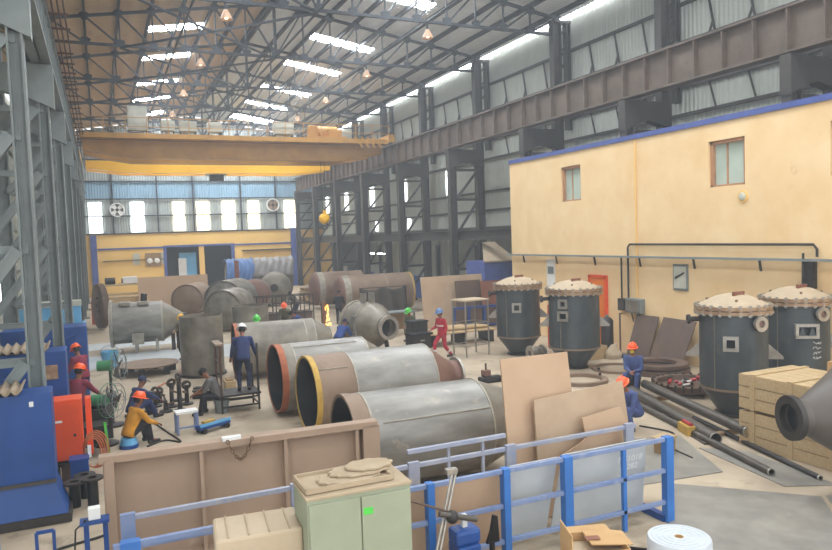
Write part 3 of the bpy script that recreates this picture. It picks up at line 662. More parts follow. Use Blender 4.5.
# filter drums on cones --------------------------------------------------
def drum(label, loc, r, opening='square', rot=0., name='cone_bottom_drum', chalk=False, right_flange=True):
    t = thing(name, label, 'drum', (*loc, 0), rot, 'dark cone bottomed filter drums'); z0, z1 = .68, 2.4
    G().lathe([(r, z0), (r, z1), (r - .03, z1), (r - .03, z0)], 56, None, 0, True).obj('body', 'drum_steel', t, True)
    G().lathe([(r, z0), (.33, .06), (.30, .06), (r - .03, z0)], 48, None, 0, True).obj('cone_bottom', 'drum_steel', t, True)
    G().ring((0, 0, .03), (0, 0, 1), .42, .25, .06).obj('base_flange', 'dark_steel', t, True)
    G().ring((0, 0, z0), (0, 0, 1), r + .012, r - .01, .05, 56).obj('weld_seam', 'shell_brown', t, True)
    for k, zz in enumerate((z1 + .03, z1 + .13)): G().ring((0, 0, zz), (0, 0, 1), r + .1, r - .02, .08, 56).obj('flange', 'flange_tan', t, True)
    bm = G(); bm.cyl((0, 0, -.13), (0, 0, .13), .035, None, 6); bm.cyl((0, 0, -.1), (0, 0, -.06), .06, None, 6); bm.cyl((0, 0, .06), (0, 0, .1), .06, None, 6); bm = bm.mesh('bolt', 'bright_steel')
    for k in range(24):
        a = 2*PI*(k + .5)/24; place('bolt', bm, t, tr((r+.06)*math.cos(a), (r+.06)*math.sin(a), z1 + .08))
    pr = [(r + .04, z1 + .17), (r*.82, z1 + .26), (r*.5, z1 + .37), (r*.2, z1 + .42), (.001, z1 + .43)]
    dl = G().lathe(pr, 48).obj('dome_lid', 'dome_dust', t, True)
    G().box((-.05, -.2, z1 + .42), (.34, .05, .12)).obj('lid_handle', 'red_plate', dl)
    for a in (.7, 2.3, 4.0, 5.3): G().cyl((r*.75*math.cos(a), r*.75*math.sin(a), z1 + .26), (r*.75*math.cos(a), r*.75*math.sin(a), z1 + .33), .03, None, 8).obj('lid_stud', 'shell_brown', dl, True)
    def on(a, rad=r): return Vector((rad*math.cos(a), rad*math.sin(a), 0))
    fc = math.atan2(-loc[1], -loc[0])   # the side the openings face
    def window(a, z, w, h, inset=True):
        m = axm(on(a, r + .03) + Vector((0, 0, z)), on(a, 1.0))
        f = G(); f.box((0, h/2, 0), (w + .1, .07, .14), m); f.box((0, -h/2, 0), (w + .1, .07, .14), m); f.box((w/2 + .015, 0, 0), (.07, h, .14), m); f.box((-w/2 - .015, 0, 0), (.07, h, .14), m)
        f = f.obj('opening_frame', 'bright_steel', t); G().box((0, 0, -.02), (w, h, .02), m).obj('opening', 'dark_void', f)
        return m, f
    if opening == 'square': window(fc - .06, 1.76, .22, .26)
    elif opening == 'double': window(fc - .4, 2.12, .2, .22); window(fc - .4, 1.74, .26, .24)
    elif opening == 'tri':
        m, wf = window(fc + .3, 1.8, .42, .28)
        for dx in (-.12, .12): G().plate([(-.09, -.12), (.09, -.12), (0, .12)], .03, m @ tr(dx*.9, 0, .05)).obj('gusset', 'drum_steel', wf)
    if right_flange:
        a = fc + .72; m = axm(on(a, r + .08) + Vector((0, 0, 2.2)), on(a, 1.0)); G().cyl((0, 0, -.1), (0, 0, .05), .09).add([], [])
        g = G(); g.lathe([(.1, -.12), (.1, .0), (.17, .0), (.17, .07), (.08, .07), (.08, -.12)], 24, m, 0, True); g = g.obj('side_nozzle', 'bright_steel', t, True)
        G().cyl(m @ Vector((0, 0, .0)), m @ Vector((0, 0, .03)), .075).obj('nozzle_face', 'shell_red', g)
    for a in (fc - PI/2 - .1, fc + PI/2 + .1):
        m = axm(on(a, r) + Vector((0, 0, 1.35)), (-math.sin(a), math.cos(a), 0)); d = on(a, 1)
        g = G(); b0 = on(a, r - .02); b1 = on(a, r + .3)
        g.add([(*b0.xy, 1.32), (*b1.xy, 1.32), (*b1.xy, 1.38), (*b0.xy, 1.68), ], [(0, 1, 2, 3)]); o = g.obj('support_lug', 'bright_steel', t); s = o.modifiers.new('s', 'SOLIDIFY'); s.thickness = .14; s.offset = 0
    a = fc - 1.25; G().cyl(on(a, r) + Vector((0, 0, 2.25)), on(a, r + .25) + Vector((0, 0, 2.25)), .06).obj('side_nozzle', 'dark_steel', t, True); G().ring(on(a, r + .26) + Vector((0, 0, 2.25)), on(a, 1), .11, .03, .06).obj('nozzle_flange', 'dark_steel', t, True)
    if chalk:
        rnd = random.Random(5)
        for ln in range(4):
            pts = []
            for k in range(14):
                aa = fc + .5 + k*.022 + rnd.uniform(-.004, .004); pts.append(on(aa, r + .006) + Vector((0, 0, 1.5 - ln*.12 + rnd.uniform(-.035, .035))))
            G().tube(pts, .006, 5).obj('chalk_stroke', 'white_paint', t)
    bar('weld_bead', on(fc - .55, r + .003) + Vector((0, 0, z0)), on(fc - .55, r + .003) + Vector((0, 0, z1)), .02, .02, 'shell_mid', t)
    return t
drum('dark drum with square opening, nearest of the right pair, beside the crates', (13.25, 11.7), .735)
drum('dark drum with a pair of triangular openings and chalk marks, rear right', (15.75, 12.0), .75, 'tri', chalk=True)
drum('dark drum with two square openings, in front of the orange door', (13.75, 18.35), .80, 'double', right_flange=False)
drum('dark drum with one square opening, furthest left beside the scaffold table', (13.65, 21.5), .78, 'square', right_flange=False)
# conical vessel at the right edge of the picture
t = thing('cone_vessel', 'dark steel vessel with flanged cone nozzle at the right picture edge', 'vessel', (9.5, 7.32, 0), math.radians(-18))
cz = 1.42
G().ring((0, 0, cz), (1, 0, 0), .345, .22, .09).obj('flange', 'dark_steel', t, True); G().shell((.03, 0, cz), (.22, 0, cz), .27, .03).obj('neck', 'vessel_dark', t, True)
G().lathe([(.27, 0), (.86, .95), (.83, .95), (.24, 0)], 56, axm((.2, 0, cz), (1, 0, 0)), 0, True).obj('cone', 'vessel_dark', t, True)
G().shell((1.15, 0, cz), (3.6, 0, cz), .86, .03).obj('shell_course', 'vessel_dark', t, True); G().ring((1.15, 0, cz), (1, 0, 0), .873, .85, .04, 56).obj('weld_seam', 'weld', t, True); G().cyl((.1, 0, cz), (.13, 0, cz), .24).obj('nozzle_face', 'shell_in', t)
for xx in (1.5, 3.0):
    G().plate([(-.5, 0), (.5, 0), (.45, .72), (.2, .6), (-.2, .6), (-.45, .72)], .16, axm((xx, 0, 0), (1, 0, 0)) @ rz(PI/2)).obj('saddle', 'dark_steel', t)

# ------------------------------------------------------------------ STOCK ON THE RIGHT FLOOR
def crate(label, loc, dims, rot=0):
    w, l, h = dims; t = thing('wooden_crate', label, 'crate', loc, rot, 'wooden crates stacked by the drums')
    G().box((0, 0, h/2), (w - .06, l - .06, h - .04)).obj('liner', 'wood_dark', t)
    n = 3; ph = h / n
    ms = G().box((0, 0, 0), (.025, l, ph - .018)).mesh('plank', 'wood'); me = G().box((0, 0, 0), (w, .025, ph - .018)).mesh('plank', 'wood')
    for k in range(n):
        z = ph*(k + .5)
        for s in (-1, 1): place('plank', ms, t, tr(s*(w/2 - .012), 0, z)); place('plank', me, t, tr(0, s*(l/2 - .012), z))
    nt = 6; mt = G().box((0, 0, 0), (w/nt - .012, l, .025)).mesh('plank', 'wood')
    for k in range(nt): place('plank', mt, t, tr(-w/2 + w*(k + .5)/nt, 0, h - .005))
    bm = G().box((0, 0, 0), (.03, .1, h)).mesh('batten', 'wood'); bt = G().box((0, 0, 0), (w + .04, .1, .03)).mesh('batten', 'wood')
    for yy in (-l*.36, 0, l*.36):
        for s in (-1, 1): place('batten', bm, t, tr(s*(w/2 + .014), yy, h/2))
        place('batten', bt, t, tr(0, yy, h + .02))
    return t
crate('pale wooden crate on the floor, lower one of the stack by the drums', (12.3, 8.9, 0), (1.55, 2.3, .68), 0)
crate('pale wooden crate on top of the stack by the drums', (12.3, 8.9, .74), (1.55, 2.3, .68), 0)
t = thing('small_carton', 'small cardboard carton on top of the wooden crates', 'carton', (12.9, 8.75, 1.46), .2); G().box((0, 0, .13), (.5, .5, .25)).obj('body', 'cardboard', t, bevel=.01); G().box((0, 0, .26), (.5, .08, .01)).obj('tape', 'beige_wrap', t)
# long pipes
def pipe(label, p, q, r, wall=.012, m='pipe_steel'):
    p, q = Vector(p), Vector(q); o = thing('steel_pipe', label, 'pipe', p, 0, 'long pipes lying on the floor')
    G().shell((0, 0, 0), q - p, r, wall, 24).obj('tube', m, o, True); G().ring(q - p, q - p, r + .001, r - wall - .004, .03, 24).obj('cut_end', 'bright_steel', o, True)
    G().cyl((q - p)*.96, (q - p)*.962, r - wall, None, 20).obj('bore', 'dark_void', o); return o
pipe('thick steel pipe on top, ending beside the crates', (12.95, 14.3, .28), (11.55, 9.85, .28), .115)
pipe('thick steel pipe lying beside the top pipe, ending sooner', (12.6, 14.4, .13), (11.05, 10.2, .13), .125)
pipe('thin steel pipe with open end, lowest on the floor', (12.0, 13.8, .07), (10.45, 8.45, .07), .07)
pipe('thin dark pipe along the bottom of the crates', (12.1, 11.8, .05), (10.95, 7.9, .05), .05, m='dark_steel')
for k, (p, q, lab) in enumerate((((11.6, 12.2), (10.9, 10.3), 'short flat bar lying left of the pipes'), ((11.9, 13.0), (10.75, 9.0), 'long flat bar lying among the pipes'))):
    o = tag(G().box((0, 0, .02), ((Vector(q) - Vector(p)).length, .09, .04)).obj('flat_bar', 'pipe_steel'), lab, 'steel bar'); o.location = ((p[0]+q[0])/2, (p[1]+q[1])/2, 0); o.rotation_euler = (0, 0, math.atan2(q[1]-p[1], q[0]-p[0]))
for i, (xx, yy) in enumerate(((12.75, 13.6), (11.75, 10.6))):
    o = tag(G().box((0, 0, .0), (1.1, .12, .14)).obj('timber_bearer', 'wood_dark'), 'timber bearer under the pipes, %s end' % ('far' if i == 0 else 'near'), 'timber'); o.location = (xx + .15, yy, -.06 + .07); o.rotation_euler = (0, 0, -.1)
t = thing('tool_tray', 'small yellow tray with a red tool resting beside the pipes', 'tool tray', (11.2, 11.1, 0), 1.2); G().box((0, 0, .1), (.5, .22, .2)).obj('tray', 'yellow_rim', t, bevel=.01); G().cyl((-.2, 0, .23), (.15, .02, .23), .04).obj('tool', 'red_paint', t, True)
t = thing('small_stool', 'small low wooden stool on the floor plates', 'stool', (9.85, 10.35, 0), .35); G().box((0, 0, .3), (.42, .3, .06)).obj('seat', 'wood', t, bevel=.01)
for s in (-1, 1): G().box((s*.16, 0, .14), (.05, .26, .28)).obj('leg', 'wood_dark', t)
# flat plates on the floor
def fplate(label, pts, z, m='floor_plate', t_=.015):
    cx = sum(p[0] for p in pts)/len(pts); cy = sum(p[1] for p in pts)/len(pts)
    o = tag(G().plate([(x - cx, y - cy) for x, y in pts], t_).obj('floor_sheet', m), label, 'steel sheet', 'steel sheets on the floor'); o.location = (cx, cy, z); return o
fplate('grey steel sheet on the floor, nearest, behind the bubble wrap roll', [(6.8, 7.0), (8.6, 5.6), (10.3, 7.4), (8.6, 9.1)], .010)
fplate('grey steel sheet on the floor under the right edge vessel', [(8.7, 5.5), (10.6, 4.6), (11.9, 6.8), (10.4, 7.4)], .012)
fplate('grey steel sheet on the floor beside the low stool', [(8.2, 9.2), (9.9, 9.0), (10.9, 11.0), (9.2, 11.6)], .010)
fplate('dark worn steel sheet on the floor near the pipe ends', [(10.2, 8.0), (11.0, 7.6), (11.2, 9.6), (10.6, 10.2)], .009)
t = thing('channel_bar', 'dark steel channel bar on the floor beside the bubble wrap roll', 'steel bar', (7.1, 6.5, 0), -.75); b = G(); b.box((0, 0, .03), (3.4, .12, .02)); b.box((0, .06, .06), (3.4, .02, .08)); b.box((0, -.06, .06), (3.4, .02, .08)); b.obj('channel', 'dark_steel', t)
o = tag(G().ball((0, 0, .05), .14, 12, 8, (1, .7, .5)).obj('rag', 'hat_white', None, True), 'small pinkish crumpled rag on the floor sheet edge', 'rag'); o.data.materials[0] = mat('rag_pink', '#d9a0a8', .9); o.location = (7.75, 6.25, 0)
# rings, flanges and dishes
def ringthing(label, loc, ro, ri, h, m, name='steel_ring'):
    t = thing(name, label, 'steel ring', (*loc, 0)); G().ring((0, 0, h/2), (0, 0, 1), ro, ri, h, 48).obj('ring', m, t, True)
    G().box(((ro+ri)/2, 0, h + .03), (.08, .03, .08)).obj('lug', 'dark_steel', t); G().box((-(ro+ri)/2, 0, h + .03), (.08, .03, .08)).obj('lug', 'dark_steel', t); return t
ringthing('large pale steel ring flat on the floor below the drum with two openings', (12.55, 16.5), .78, .62, .1, 'shell_brown')
ringthing('thin steel ring flat on the floor near the leaning plates', (14.6, 17.3), .8, .7, .07, 'shell_brown')
t = ringthing('thick dark flange ring on the floor behind the seated masked worker', (15.3, 16.3), .92, .5, .16, 'rust_plate'); G().ring((.02, .02, .26), (0, 0, 1), .88, .55, .1).obj('upper_ring', 'rust_plate', t, True)
t = thing('flange_basket', 'bolted round flange basket full of red and black fittings', 'flange', (14.05, 13.9, 0))
G().lathe([(.86, .12), (.92, .3), (.78, .3), (.76, .16), (.001, .14), (.001, .08), (.8, .08)], 48).obj('pan', 'rust_plate', t, True)
bm = G().cyl((0, 0, 0), (0, 0, .16), .03, None, 8).mesh('bolt', 'dark_steel')
for k in range(28): a = 2*PI*k/28; place('bolt', bm, t, tr(.89*math.cos(a), .89*math.sin(a), .18))
rnd = random.Random(11)
for k in range(16):
    a = rnd.uniform(0, 2*PI); d = rnd.uniform(0, .55); p = Vector((d*math.cos(a), d*math.sin(a), .2 + rnd.uniform(0, .08))); q = p + Vector((rnd.uniform(-.2, .2), rnd.uniform(-.2, .2), .04))
    G().cyl(p, q, .045).obj('fitting', ['red_paint', 'dark_steel', 'bright_steel'][k % 3], t, True)
for k in range(3): a = 2*PI*k/3 + .5; G().box((.6*math.cos(a), .6*math.sin(a), .04), (.2, .2, .08)).obj('chock', 'wood_dark', t)
# leaning rusty plates at the office wall
def lean(name, label, loc, w, h, tilt, rot, m, thick=.03, cat='steel plate', group=None, poly=None):
    o = tag(G().plate(poly or [(-w/2, 0), (w/2, 0), (w/2, h), (-w/2, h)], thick).obj(name, m), label, cat, group)
    o.matrix_world = tr(*loc) @ rz(rot) @ Matrix.Rotation(PI/2 - tilt, 4, 'X'); return o
lean('leaning_plate', 'dark rusty plate leaning on the yellow wall, right one', (16.15, 16.95, .02), 1.55, 1.55, .42, -PI/2 - .1, 'rust_plate')
lean('leaning_plate', 'dark rusty plate leaning on the yellow wall, left one', (16.3, 18.35, .02), 1.0, 1.5, .36, -PI/2 + .05, 'rust_plate')
t = thing('gas_cylinder', 'dark upright cylinder beside the orange door', 'cylinder', (16.3, 19.85, 0)); G().lathe([(.22, 0), (.22, 1.15), (.15, 1.25), (.05, 1.3), (.001, 1.3)], 24).obj('body', 'dark_steel', t, True); G().cyl((0, 0, 1.28), (0, 0, 1.36), .06).obj('cap', 'column_grey', t, True)
t = thing('stand_pole', 'thin pole on a round base beside the dark upright cylinder', 'pole', (16.2, 19.05, 0)); G().cyl((0, 0, .04), (0, 0, 1.5), .03).obj('pole', 'rust_plate', t, True); G().lathe([(.001, .0), (.3, .0), (.3, .05), (.001, .06)], 24).obj('base', 'dark_steel', t, True); G().beam((0, 0, 1.48), (0, -.12, 1.5), .04, .04).obj('arm', 'rust_plate', t)
t = thing('wooden_box', 'orange tinted open wooden box beside the cone of the middle drum', 'box', (15.2, 19.3, 0), .2); b = G(); G().box((0, 0, .02), (.8, .6, .04)).obj('base', 'wood', t)
for s in (-1, 1): G().box((s*.4, 0, .22), (.03, .6, .42)).obj('side', 'wood', t); G().box((0, s*.3, .22), (.8, .03, .42)).obj('side', 'wood', t)
t = thing('plastic_sack', 'crumpled pale plastic sack on the floor behind the middle drum', 'sack', (15.75, 18.9, 0)); G().loft([((0, 0, .01), (.3, 0, 0), (0, .24, 0)), ((.02, 0, .14), (.32, .05, 0), (-.03, .27, 0)), ((-.03, .02, .3), (.22, -.06, .05), (.04, .18, -.03)), ((.05, 0, .42), (.12, .05, -.04), (-.02, .08, .03)), ((.12, -.02, .47), (.05, .0, 0), (0, .03, 0))], 11).obj('sack', 'dome_dust', t, True); G().box((.12, -.02, .48), (.1, .03, .03)).obj('tie', 'bubble', t)
t = thing('waste_bag', 'dark and silver heap of scrap bags against yellow wall by the right drum', 'bag', (16.3, 14.4, 0)); G().ball((0, 0, .35), .42, 14, 10, (.8, 1, 1)).obj('bag', 'tarp_black', t, True); G().ball((-.1, -.4, .25), .3, 14, 10, (.8, 1, 1)).obj('bag', 'grey_plate', t, True); G().cyl((0, 0, .7), (.02, .02, .95), .05, .12, 8).obj('neck', 'tarp_black', t, True)
t = thing('orange_locker', 'orange red locker standing between the left pair of drums', 'locker', (15.4, 21.6, 0)); G().box((0, 0, .85), (.5, .5, 1.6)).obj('body', 'orange_paint', t, bevel=.01); G().box((-.1, -.26, .9), (.28, .02, 1.4)).obj('door', 'orange_paint', t); G().box((0, 0, .025), (.44, .44, .05)).obj('plinth', 'dark_steel', t)
t = thing('globe_valve', 'round valve body on the floor between the left pair of drums', 'valve', (13.35, 19.95, 0)); G().ball((0, 0, .3), .22).obj('body', 'shell_mid', t, True); G().ring((-.24, 0, .3), (1, 0, 0), .25, .1, .06).obj('flange', 'bright_steel', t, True); G().ring((.24, 0, .3), (1, 0, 0), .25, .1, .06).obj('flange', 'bright_steel', t, True); G().cyl((0, 0, .0), (0, 0, .12), .16).obj('foot', 'dark_steel', t, True)

# ------------------------------------------------------------------ MIDDLE DISTANCE, RIGHT: SHEETS, SCAFFOLDS, SHED
lean('leaning_sheet', 'wide tan steel sheet leaning on the right columns', (15.3, 29.6, .02), 3.3, 2.45, .14, 0, 'tan_plate2')
lean('leaning_sheet', 'mottled dark steel sheet leaning in front of the wide tan sheet', (15.85, 29.1, .02), 1.35, 2.2, .12, 0, 'rust_plate')
lean('leaning_sheet', 'red brown steel sheet leaning beside the mottled dark sheet', (17.0, 28.7, .02), 1.35, 2.15, .12, 0, 'red_plate')
t = thing('storage_frame', 'blue steel frame standing in front of the leaning sheets', 'frame', (15.6, 28.1, 0))
for x in (-1.15, -.4, .4, 1.15): bar('post', (x, 0, 0), (x, 0, 1.05), .1, .1, 'blue_paint', t)
bar('top_rail', (-1.2, 0, 1.05), (1.2, 0, 1.05), .1, .1, 'blue_paint', t); bar('bottom_rail', (-1.2, 0, .2), (1.2, 0, .2), .08, .08, 'blue_paint', t)
for x in (-.78, .0, .78): G().box((x, .04, .6), (.6, .03, .75)).obj('panel', 'rust_plate', t)
def scaffold(name, label, loc, w, d, h, m, board, rot=0, rungs=(.4, 1.2)):
    t = thing(name, label, 'scaffold', loc, rot)
    for sx in (-1, 1):
        for sy in (-1, 1): bar('leg', (sx*w/2, sy*d/2, 0), (sx*w/2, sy*d/2, h), .045, .045, m, t)
        for z in rungs: bar('rung', (sx*w/2, -d/2, z), (sx*w/2, d/2, z), .035, .035, m, t)
    for sy in (-1, 1):
        for z in rungs: bar('rung', (-w/2, sy*d/2, z), (w/2, sy*d/2, z), .035, .035, m, t)
    if board: G().box((0, 0, h + .025), (w + .1, d + .1, .05)).obj('board', board, t)
    return t
scaffold('scaffold_table', 'tall thin scaffold table with pale board left of the drums', (12.15, 22.35, 0), 1.0, .8, 2.0, 'bright_steel', 'dome_dust', .12)
t = thing('plank_platform', 'low platform of pale timber planks behind the walking worker', 'platform', (13.1, 25.2, 0))
for k in range(5): G().box((0, -.5 + k*.25, .5), (3.0, .22, .05)).obj('plank', 'wood', t)
for x in (-1.3, 0, 1.3): G().box((x, 0, .23), (.12, 1.1, .46)).obj('trestle', 'dark_steel', t)
t = thing('timber_bundle', 'pile of yellowish timber lengths on the plank platform', 'timber', (13.3, 25.3, .53))
for k in range(6): G().cyl((-1.1 + .05*k, -.3 + .13*k, .07 + .03*(k % 2)), (1.1 - .08*k, -.32 + .14*k, .08), .06, None, 8).obj('timber', 'wood', t, True)
t = thing('lean_to_shed', 'small blue grey shed with a dusty sloped roof beside the yellow office', 'shed', (18.2, 30.3, 0))
G().box((0, .95, 1.5), (1.7, 1.9, 3.0)).obj('wall', 'blue_band', t)
g = G(); g.add([(-.95, -.1, 3.05), (.95, -.1, 3.05), (.95, 2.0, 3.95), (.2, 2.0, 3.95), (-.95, -.1, 2.97), (.95, -.1, 2.97), (.95, 2.0, 3.87), (.2, 2.0, 3.87)], [(0, 1, 2, 3), (7, 6, 5, 4), (0, 4, 5, 1), (1, 5, 6, 2), (2, 6, 7, 3), (3, 7, 4, 0)]); g.obj('roof', 'dome_dust', t)
G().box((0, -.03, .9), (.8, .06, 1.8)).obj('door', 'blue_paint', t)
t = thing('tarp_screen', 'black crumpled welding screen draped beside the long brown vessel', 'screen', (13.2, 33.6, 0))
vs = []; nx, nz = 26, 10
for i in range(nx + 1):
    for j in range(nz + 1): vs.append((-1.25 + 2.5*i/nx, .1*math.sin(i*.9 + j*.25)*(1 - .5*j/nz), .05 + 1.75*j/nz - .12*math.sin(PI*i/nx*2)**2*(j/nz)))
o = G().add(vs, [(i*(nz+1)+j, (i+1)*(nz+1)+j, (i+1)*(nz+1)+j+1, i*(nz+1)+j+1) for i in range(nx) for j in range(nz)]).obj('curtain', 'tarp_black', t, True); o.modifiers.new('s', 'SOLIDIFY').thickness = .015
for x in (-1.27, 1.27): bar('post', (x, 0, 0), (x, 0, 1.85), .05, .05, 'dark_steel', t)
bar('top_bar', (-1.27, 0, 1.82), (1.27, 0, 1.82), .04, .04, 'dark_steel', t)
t = thing('work_table', 'grey steel work table beside the open nozzle vessel', 'table', (12.0, 29.2, 0), .05); G().box((0, 0, 1.0), (1.7, .8, .06)).obj('top', 'column_grey', t)
for sx in (-1, 1):
    for sy in (-1, 1): bar('leg', (sx*.8, sy*.35, 0), (sx*.8, sy*.35, 1.0), .06, .06, 'dark_steel', t)
G().box((0, .3, .55), (1.5, .04, .8)).obj('back_panel', 'wood_dark', t)
for k, (x, y, w, h, lab) in enumerate(((11.2, 24.9, .9, .55, 'black steel tool chest on the floor left of the walking worker'), (11.45, 25.6, .7, .95, 'dark scrap bin behind the black tool chest'))):
    t = thing('tool_chest', lab, 'chest' if k == 0 else 'bin', (x, y, 0), .1); G().box((0, 0, h/2), (w, .55, h)).obj('body', 'dark_steel', t, bevel=.02); G().box((0, -.02, h + .03), (w + .06, .6, .06)).obj('lid', 'black_steel', t); G().box((0, -.29, h*.6), (.2, .03, .05)).obj('handle', 'bright_steel', t)
t = thing('rusty_clamp', 'small rusty clamp and dark block on the floor left of the tan plate', 'clamp', (10.35, 17.9, 0)); G().box((0, 0, .08), (.7, .35, .16)).obj('block', 'black_steel', t, bevel=.03); G().box((-.1, .1, .26), (.25, .2, .2)).obj('jaw', 'shell_red', t, bevel=.03); G().cyl((-.1, .1, .36), (-.1, .1, .55), .03).obj('screw', 'rust_plate', t, True)
# far clutter under the canopy
for k in range(5):
    t = thing('blue_guard_panel', 'low blue guard panel under the right canopy, %s from the office' % NTH[k].replace('nearest', 'first'), 'panel', (19.6, 35.5 + k*6.2, 0), 0, 'blue panels under the canopy'); G().box((0, 0, .95), (.1, 4.4, 1.5)).obj('panel', 'blue_paint', t)
    for s in (-2, 2): bar('foot', (0, s, 0), (0, s, .3), .12, .12, 'dark_steel', t)
for k in range(3):
    t = thing('tube_lamp', 'white fluorescent tube lamp under the right canopy, %s one' % ('left', 'middle', 'right')[k], 'lamp', (20.9, 56.2 - k*1.9, 3.05)); G().box((0, 0, 0), (.9, .1, .07)).obj('tube', 'tube_light', t); G().cyl((0, 0, .03), (0, 0, 1.66), .015, None, 6).obj('hanger', 'dark_steel', t)
# far left back: racks, crates, noticeboards
t = thing('timber_rack', 'wooden pallet rack against the far yellow wall, left end', 'rack', (1.1, 47.5, 0))
for z in (.1, .75, 1.4, 2.0): G().box((0, 0, z), (2.3, 1.0, .1)).obj('shelf', 'wood', t)
for sx in (-1, 1):
    for sy in (-1, 1): bar('post', (sx*1.1, sy*.45, 0), (sx*1.1, sy*.45, 2.05), .1, .1, 'wood_dark', t)
for z in (.42, 1.07): G().box((0, -.35, z), (2.1, .05, .35)).obj('board', 'wood', t)
t = thing('white_machine', 'small white bench machine on top of the timber rack', 'machine', (1.6, 47.4, 2.05)); G().box((0, 0, .22), (.85, .5, .42)).obj('body', 'white_paint', t, bevel=.04); G().cyl((-.5, 0, .2), (-.42, 0, .2), .14).obj('dial', 'dark_steel', t, True)
t = thing('black_motor', 'small black motor on top of the timber rack', 'motor', (.45, 47.4, 2.05)); G().cyl((-.3, 0, .22), (.3, 0, .22), .2).obj('housing', 'dark_steel', t, True); G().box((0, 0, .03), (.5, .4, .06)).obj('foot', 'dark_steel', t)
lean('leaning_sheet', 'wide red tan board standing behind the cone vessel', (4.1, 46.5, .02), 4.2, 2.4, .05, 0, 'tan_plate')
t = thing('notice_board', 'wooden framed notice board on the far yellow wall', 'notice board', (4.3, YB - .2, 3.1)); G().box((0, 0, 0), (1.35, .08, 1.2)).obj('frame', 'wood_dark', t)
for s in (-.3, .3): G().ball((s, -.06, -.1), .24, 14, 8, (1, .25, 1)).obj('round_dial', 'white_paint', t, True)
for k, (x, w) in enumerate(((2.9, .6), (6.1 - .9, .5))):
    o = tag(G().box((0, 0, 0), (w, .04, 1.0)).obj('wall_paper_sheet', 'panel_grey'), 'pale paper sheet pinned on the far yellow wall, %s of the notice board' % ('left' if k == 0 else 'right'), 'paper'); o.location = (x, YB - .15, 3.2)
for k, (x, z) in enumerate(((1.55, 7.6), (15.3, 7.85))):
    t = thing('exhaust_fan', 'round wall exhaust fan in the back cladding, %s one' % ('left' if k == 0 else 'right'), 'fan', (x, YB - .25, z), 0, 'back wall fans'); G().ring((0, 0, 0), (0, 1, 0), .62, .52, .2).obj('housing', 'white_paint', t, True)
    for j in range(4): a = PI/4 + j*PI/2; G().plate([(.1, -.12), (.5, -.2), (.5, .18), (.1, .1)], .03, axm((0, 0, 0), (0, -1, 0)) @ rz(a)).obj('blade', 'white_paint' if k == 0 else 'flange_tan', t)
    G().cyl((0, -.1, 0), (0, .05, 0), .13).obj('hub', 'dark_steel', t, True); G().cyl((0, .09, 0), (0, .13, 0), .52).obj('backing', 'cladding_dark', t)
t = thing('red_cylinder', 'red upright gas cylinder beside the far blue post', 'cylinder', (-.35, 44.0, 0)); G().lathe([(.3, 0), (.3, 1.3), (.2, 1.45), (.06, 1.5), (.001, 1.5)], 20).obj('body', 'red_paint', t, True); G().cyl((0, 0, 1.48), (0, 0, 1.6), .07).obj('valve', 'bright_steel', t, True)
t = thing('dark_wheel', 'dark brown upright wheel casting at the far left aisle', 'casting', (-.15, 41.0, 0), .25); G().ring((0, 0, 1.25), (1, 0, 0), 1.2, .5, .3).obj('rim', 'rust_plate', t, True); G().ring((0, 0, 1.25), (1, 0, 0), .35, .15, .4).obj('hub', 'rust_plate', t, True)
for k in range(5): a = k*2*PI/5; bar('spoke', (0, .3*math.cos(a), 1.25 + .3*math.sin(a)), (0, .6*math.cos(a), 1.25 + .6*math.sin(a)), .12, .1, 'rust_plate', t)
# wire cage with people behind the row of vessels
t = thing('wire_cage', 'dark wire mesh cage bins in front of the far round vessel', 'cage', (8.7, 36.2, 0))
for x in [-1.5 + .5*k for k in range(7)]: bar('upright', (x, 0, 0), (x, 0, 1.5), .05, .05, 'dark_steel', t); bar('upright', (x, .8, 0), (x, .8, 1.5), .05, .05, 'dark_steel', t)
for z in (.15, .6, 1.05, 1.5): bar('rail', (-1.5, 0, z), (1.5, 0, z), .05, .05, 'dark_steel', t); bar('rail', (-1.5, .8, z), (1.5, .8, z), .05, .05, 'dark_steel', t)
G().box((0, .4, .35), (2.9, .7, .5)).obj('contents', 'rust_plate', t)
for k, (x, y, w, lab) in enumerate(((14.0, 48.6, 2.6, 'stack of timber battens near the far blue post, upper left'), (13.6, 46.2, 2.0, 'stack of orange brown timber near the cage bins'))):
    t = thing('timber_stack', lab, 'timber', (x, y, 0), .05)
    for j in range(5): G().box((0, (j % 2)*.05, .12 + j*.2), (w - .1*j, .8, .16)).obj('board', 'wood' if j % 2 else 'wood_dark', t)

# ------------------------------------------------------------------ LEFT: BLUE MACHINES, FANS, CABINETS
def asb(par, x0, x1, y0, y1, z, tilt=.05):
    n = 60; vs = []
    for k in range(n + 1):
        x = x0 + (x1-x0)*k/n; dz = .035*math.cos(k*PI/3)
        vs += [(x, y0, z + dz), (x, y1, z + dz + tilt)]
    o = G().add(vs, [(2*k, 2*k+2, 2*k+3, 2*k+1) for k in range(n)]).obj('corrugated_sheet', 'asbestos', par, True); o.modifiers.new('s', 'SOLIDIFY').thickness = .02
t = thing('blue_enclosure', 'large blue machine enclosure nearest the camera, corrugated sheet on top', 'machine', (-1.75, 12.55, 0))
G().box((0, .3, 1.4), (1.8, .6, 1.42)).obj('hood', 'blue_paint', t, bevel=.01)
g = G(); g.add([(-.9, 0, .69), (.88, 0, .69), (1.05, -.15, .16), (-.9, -.15, .16), (-.9, .6, .69), (.88, .6, .69), (1.05, .6, .16), (-.9, .6, .16)], [(0, 3, 2, 1), (1, 2, 6, 5), (4, 5, 6, 7), (0, 1, 5, 4), (3, 7, 6, 2), (0, 4, 7, 3)]); g.obj('skirt', 'blue_paint', t)
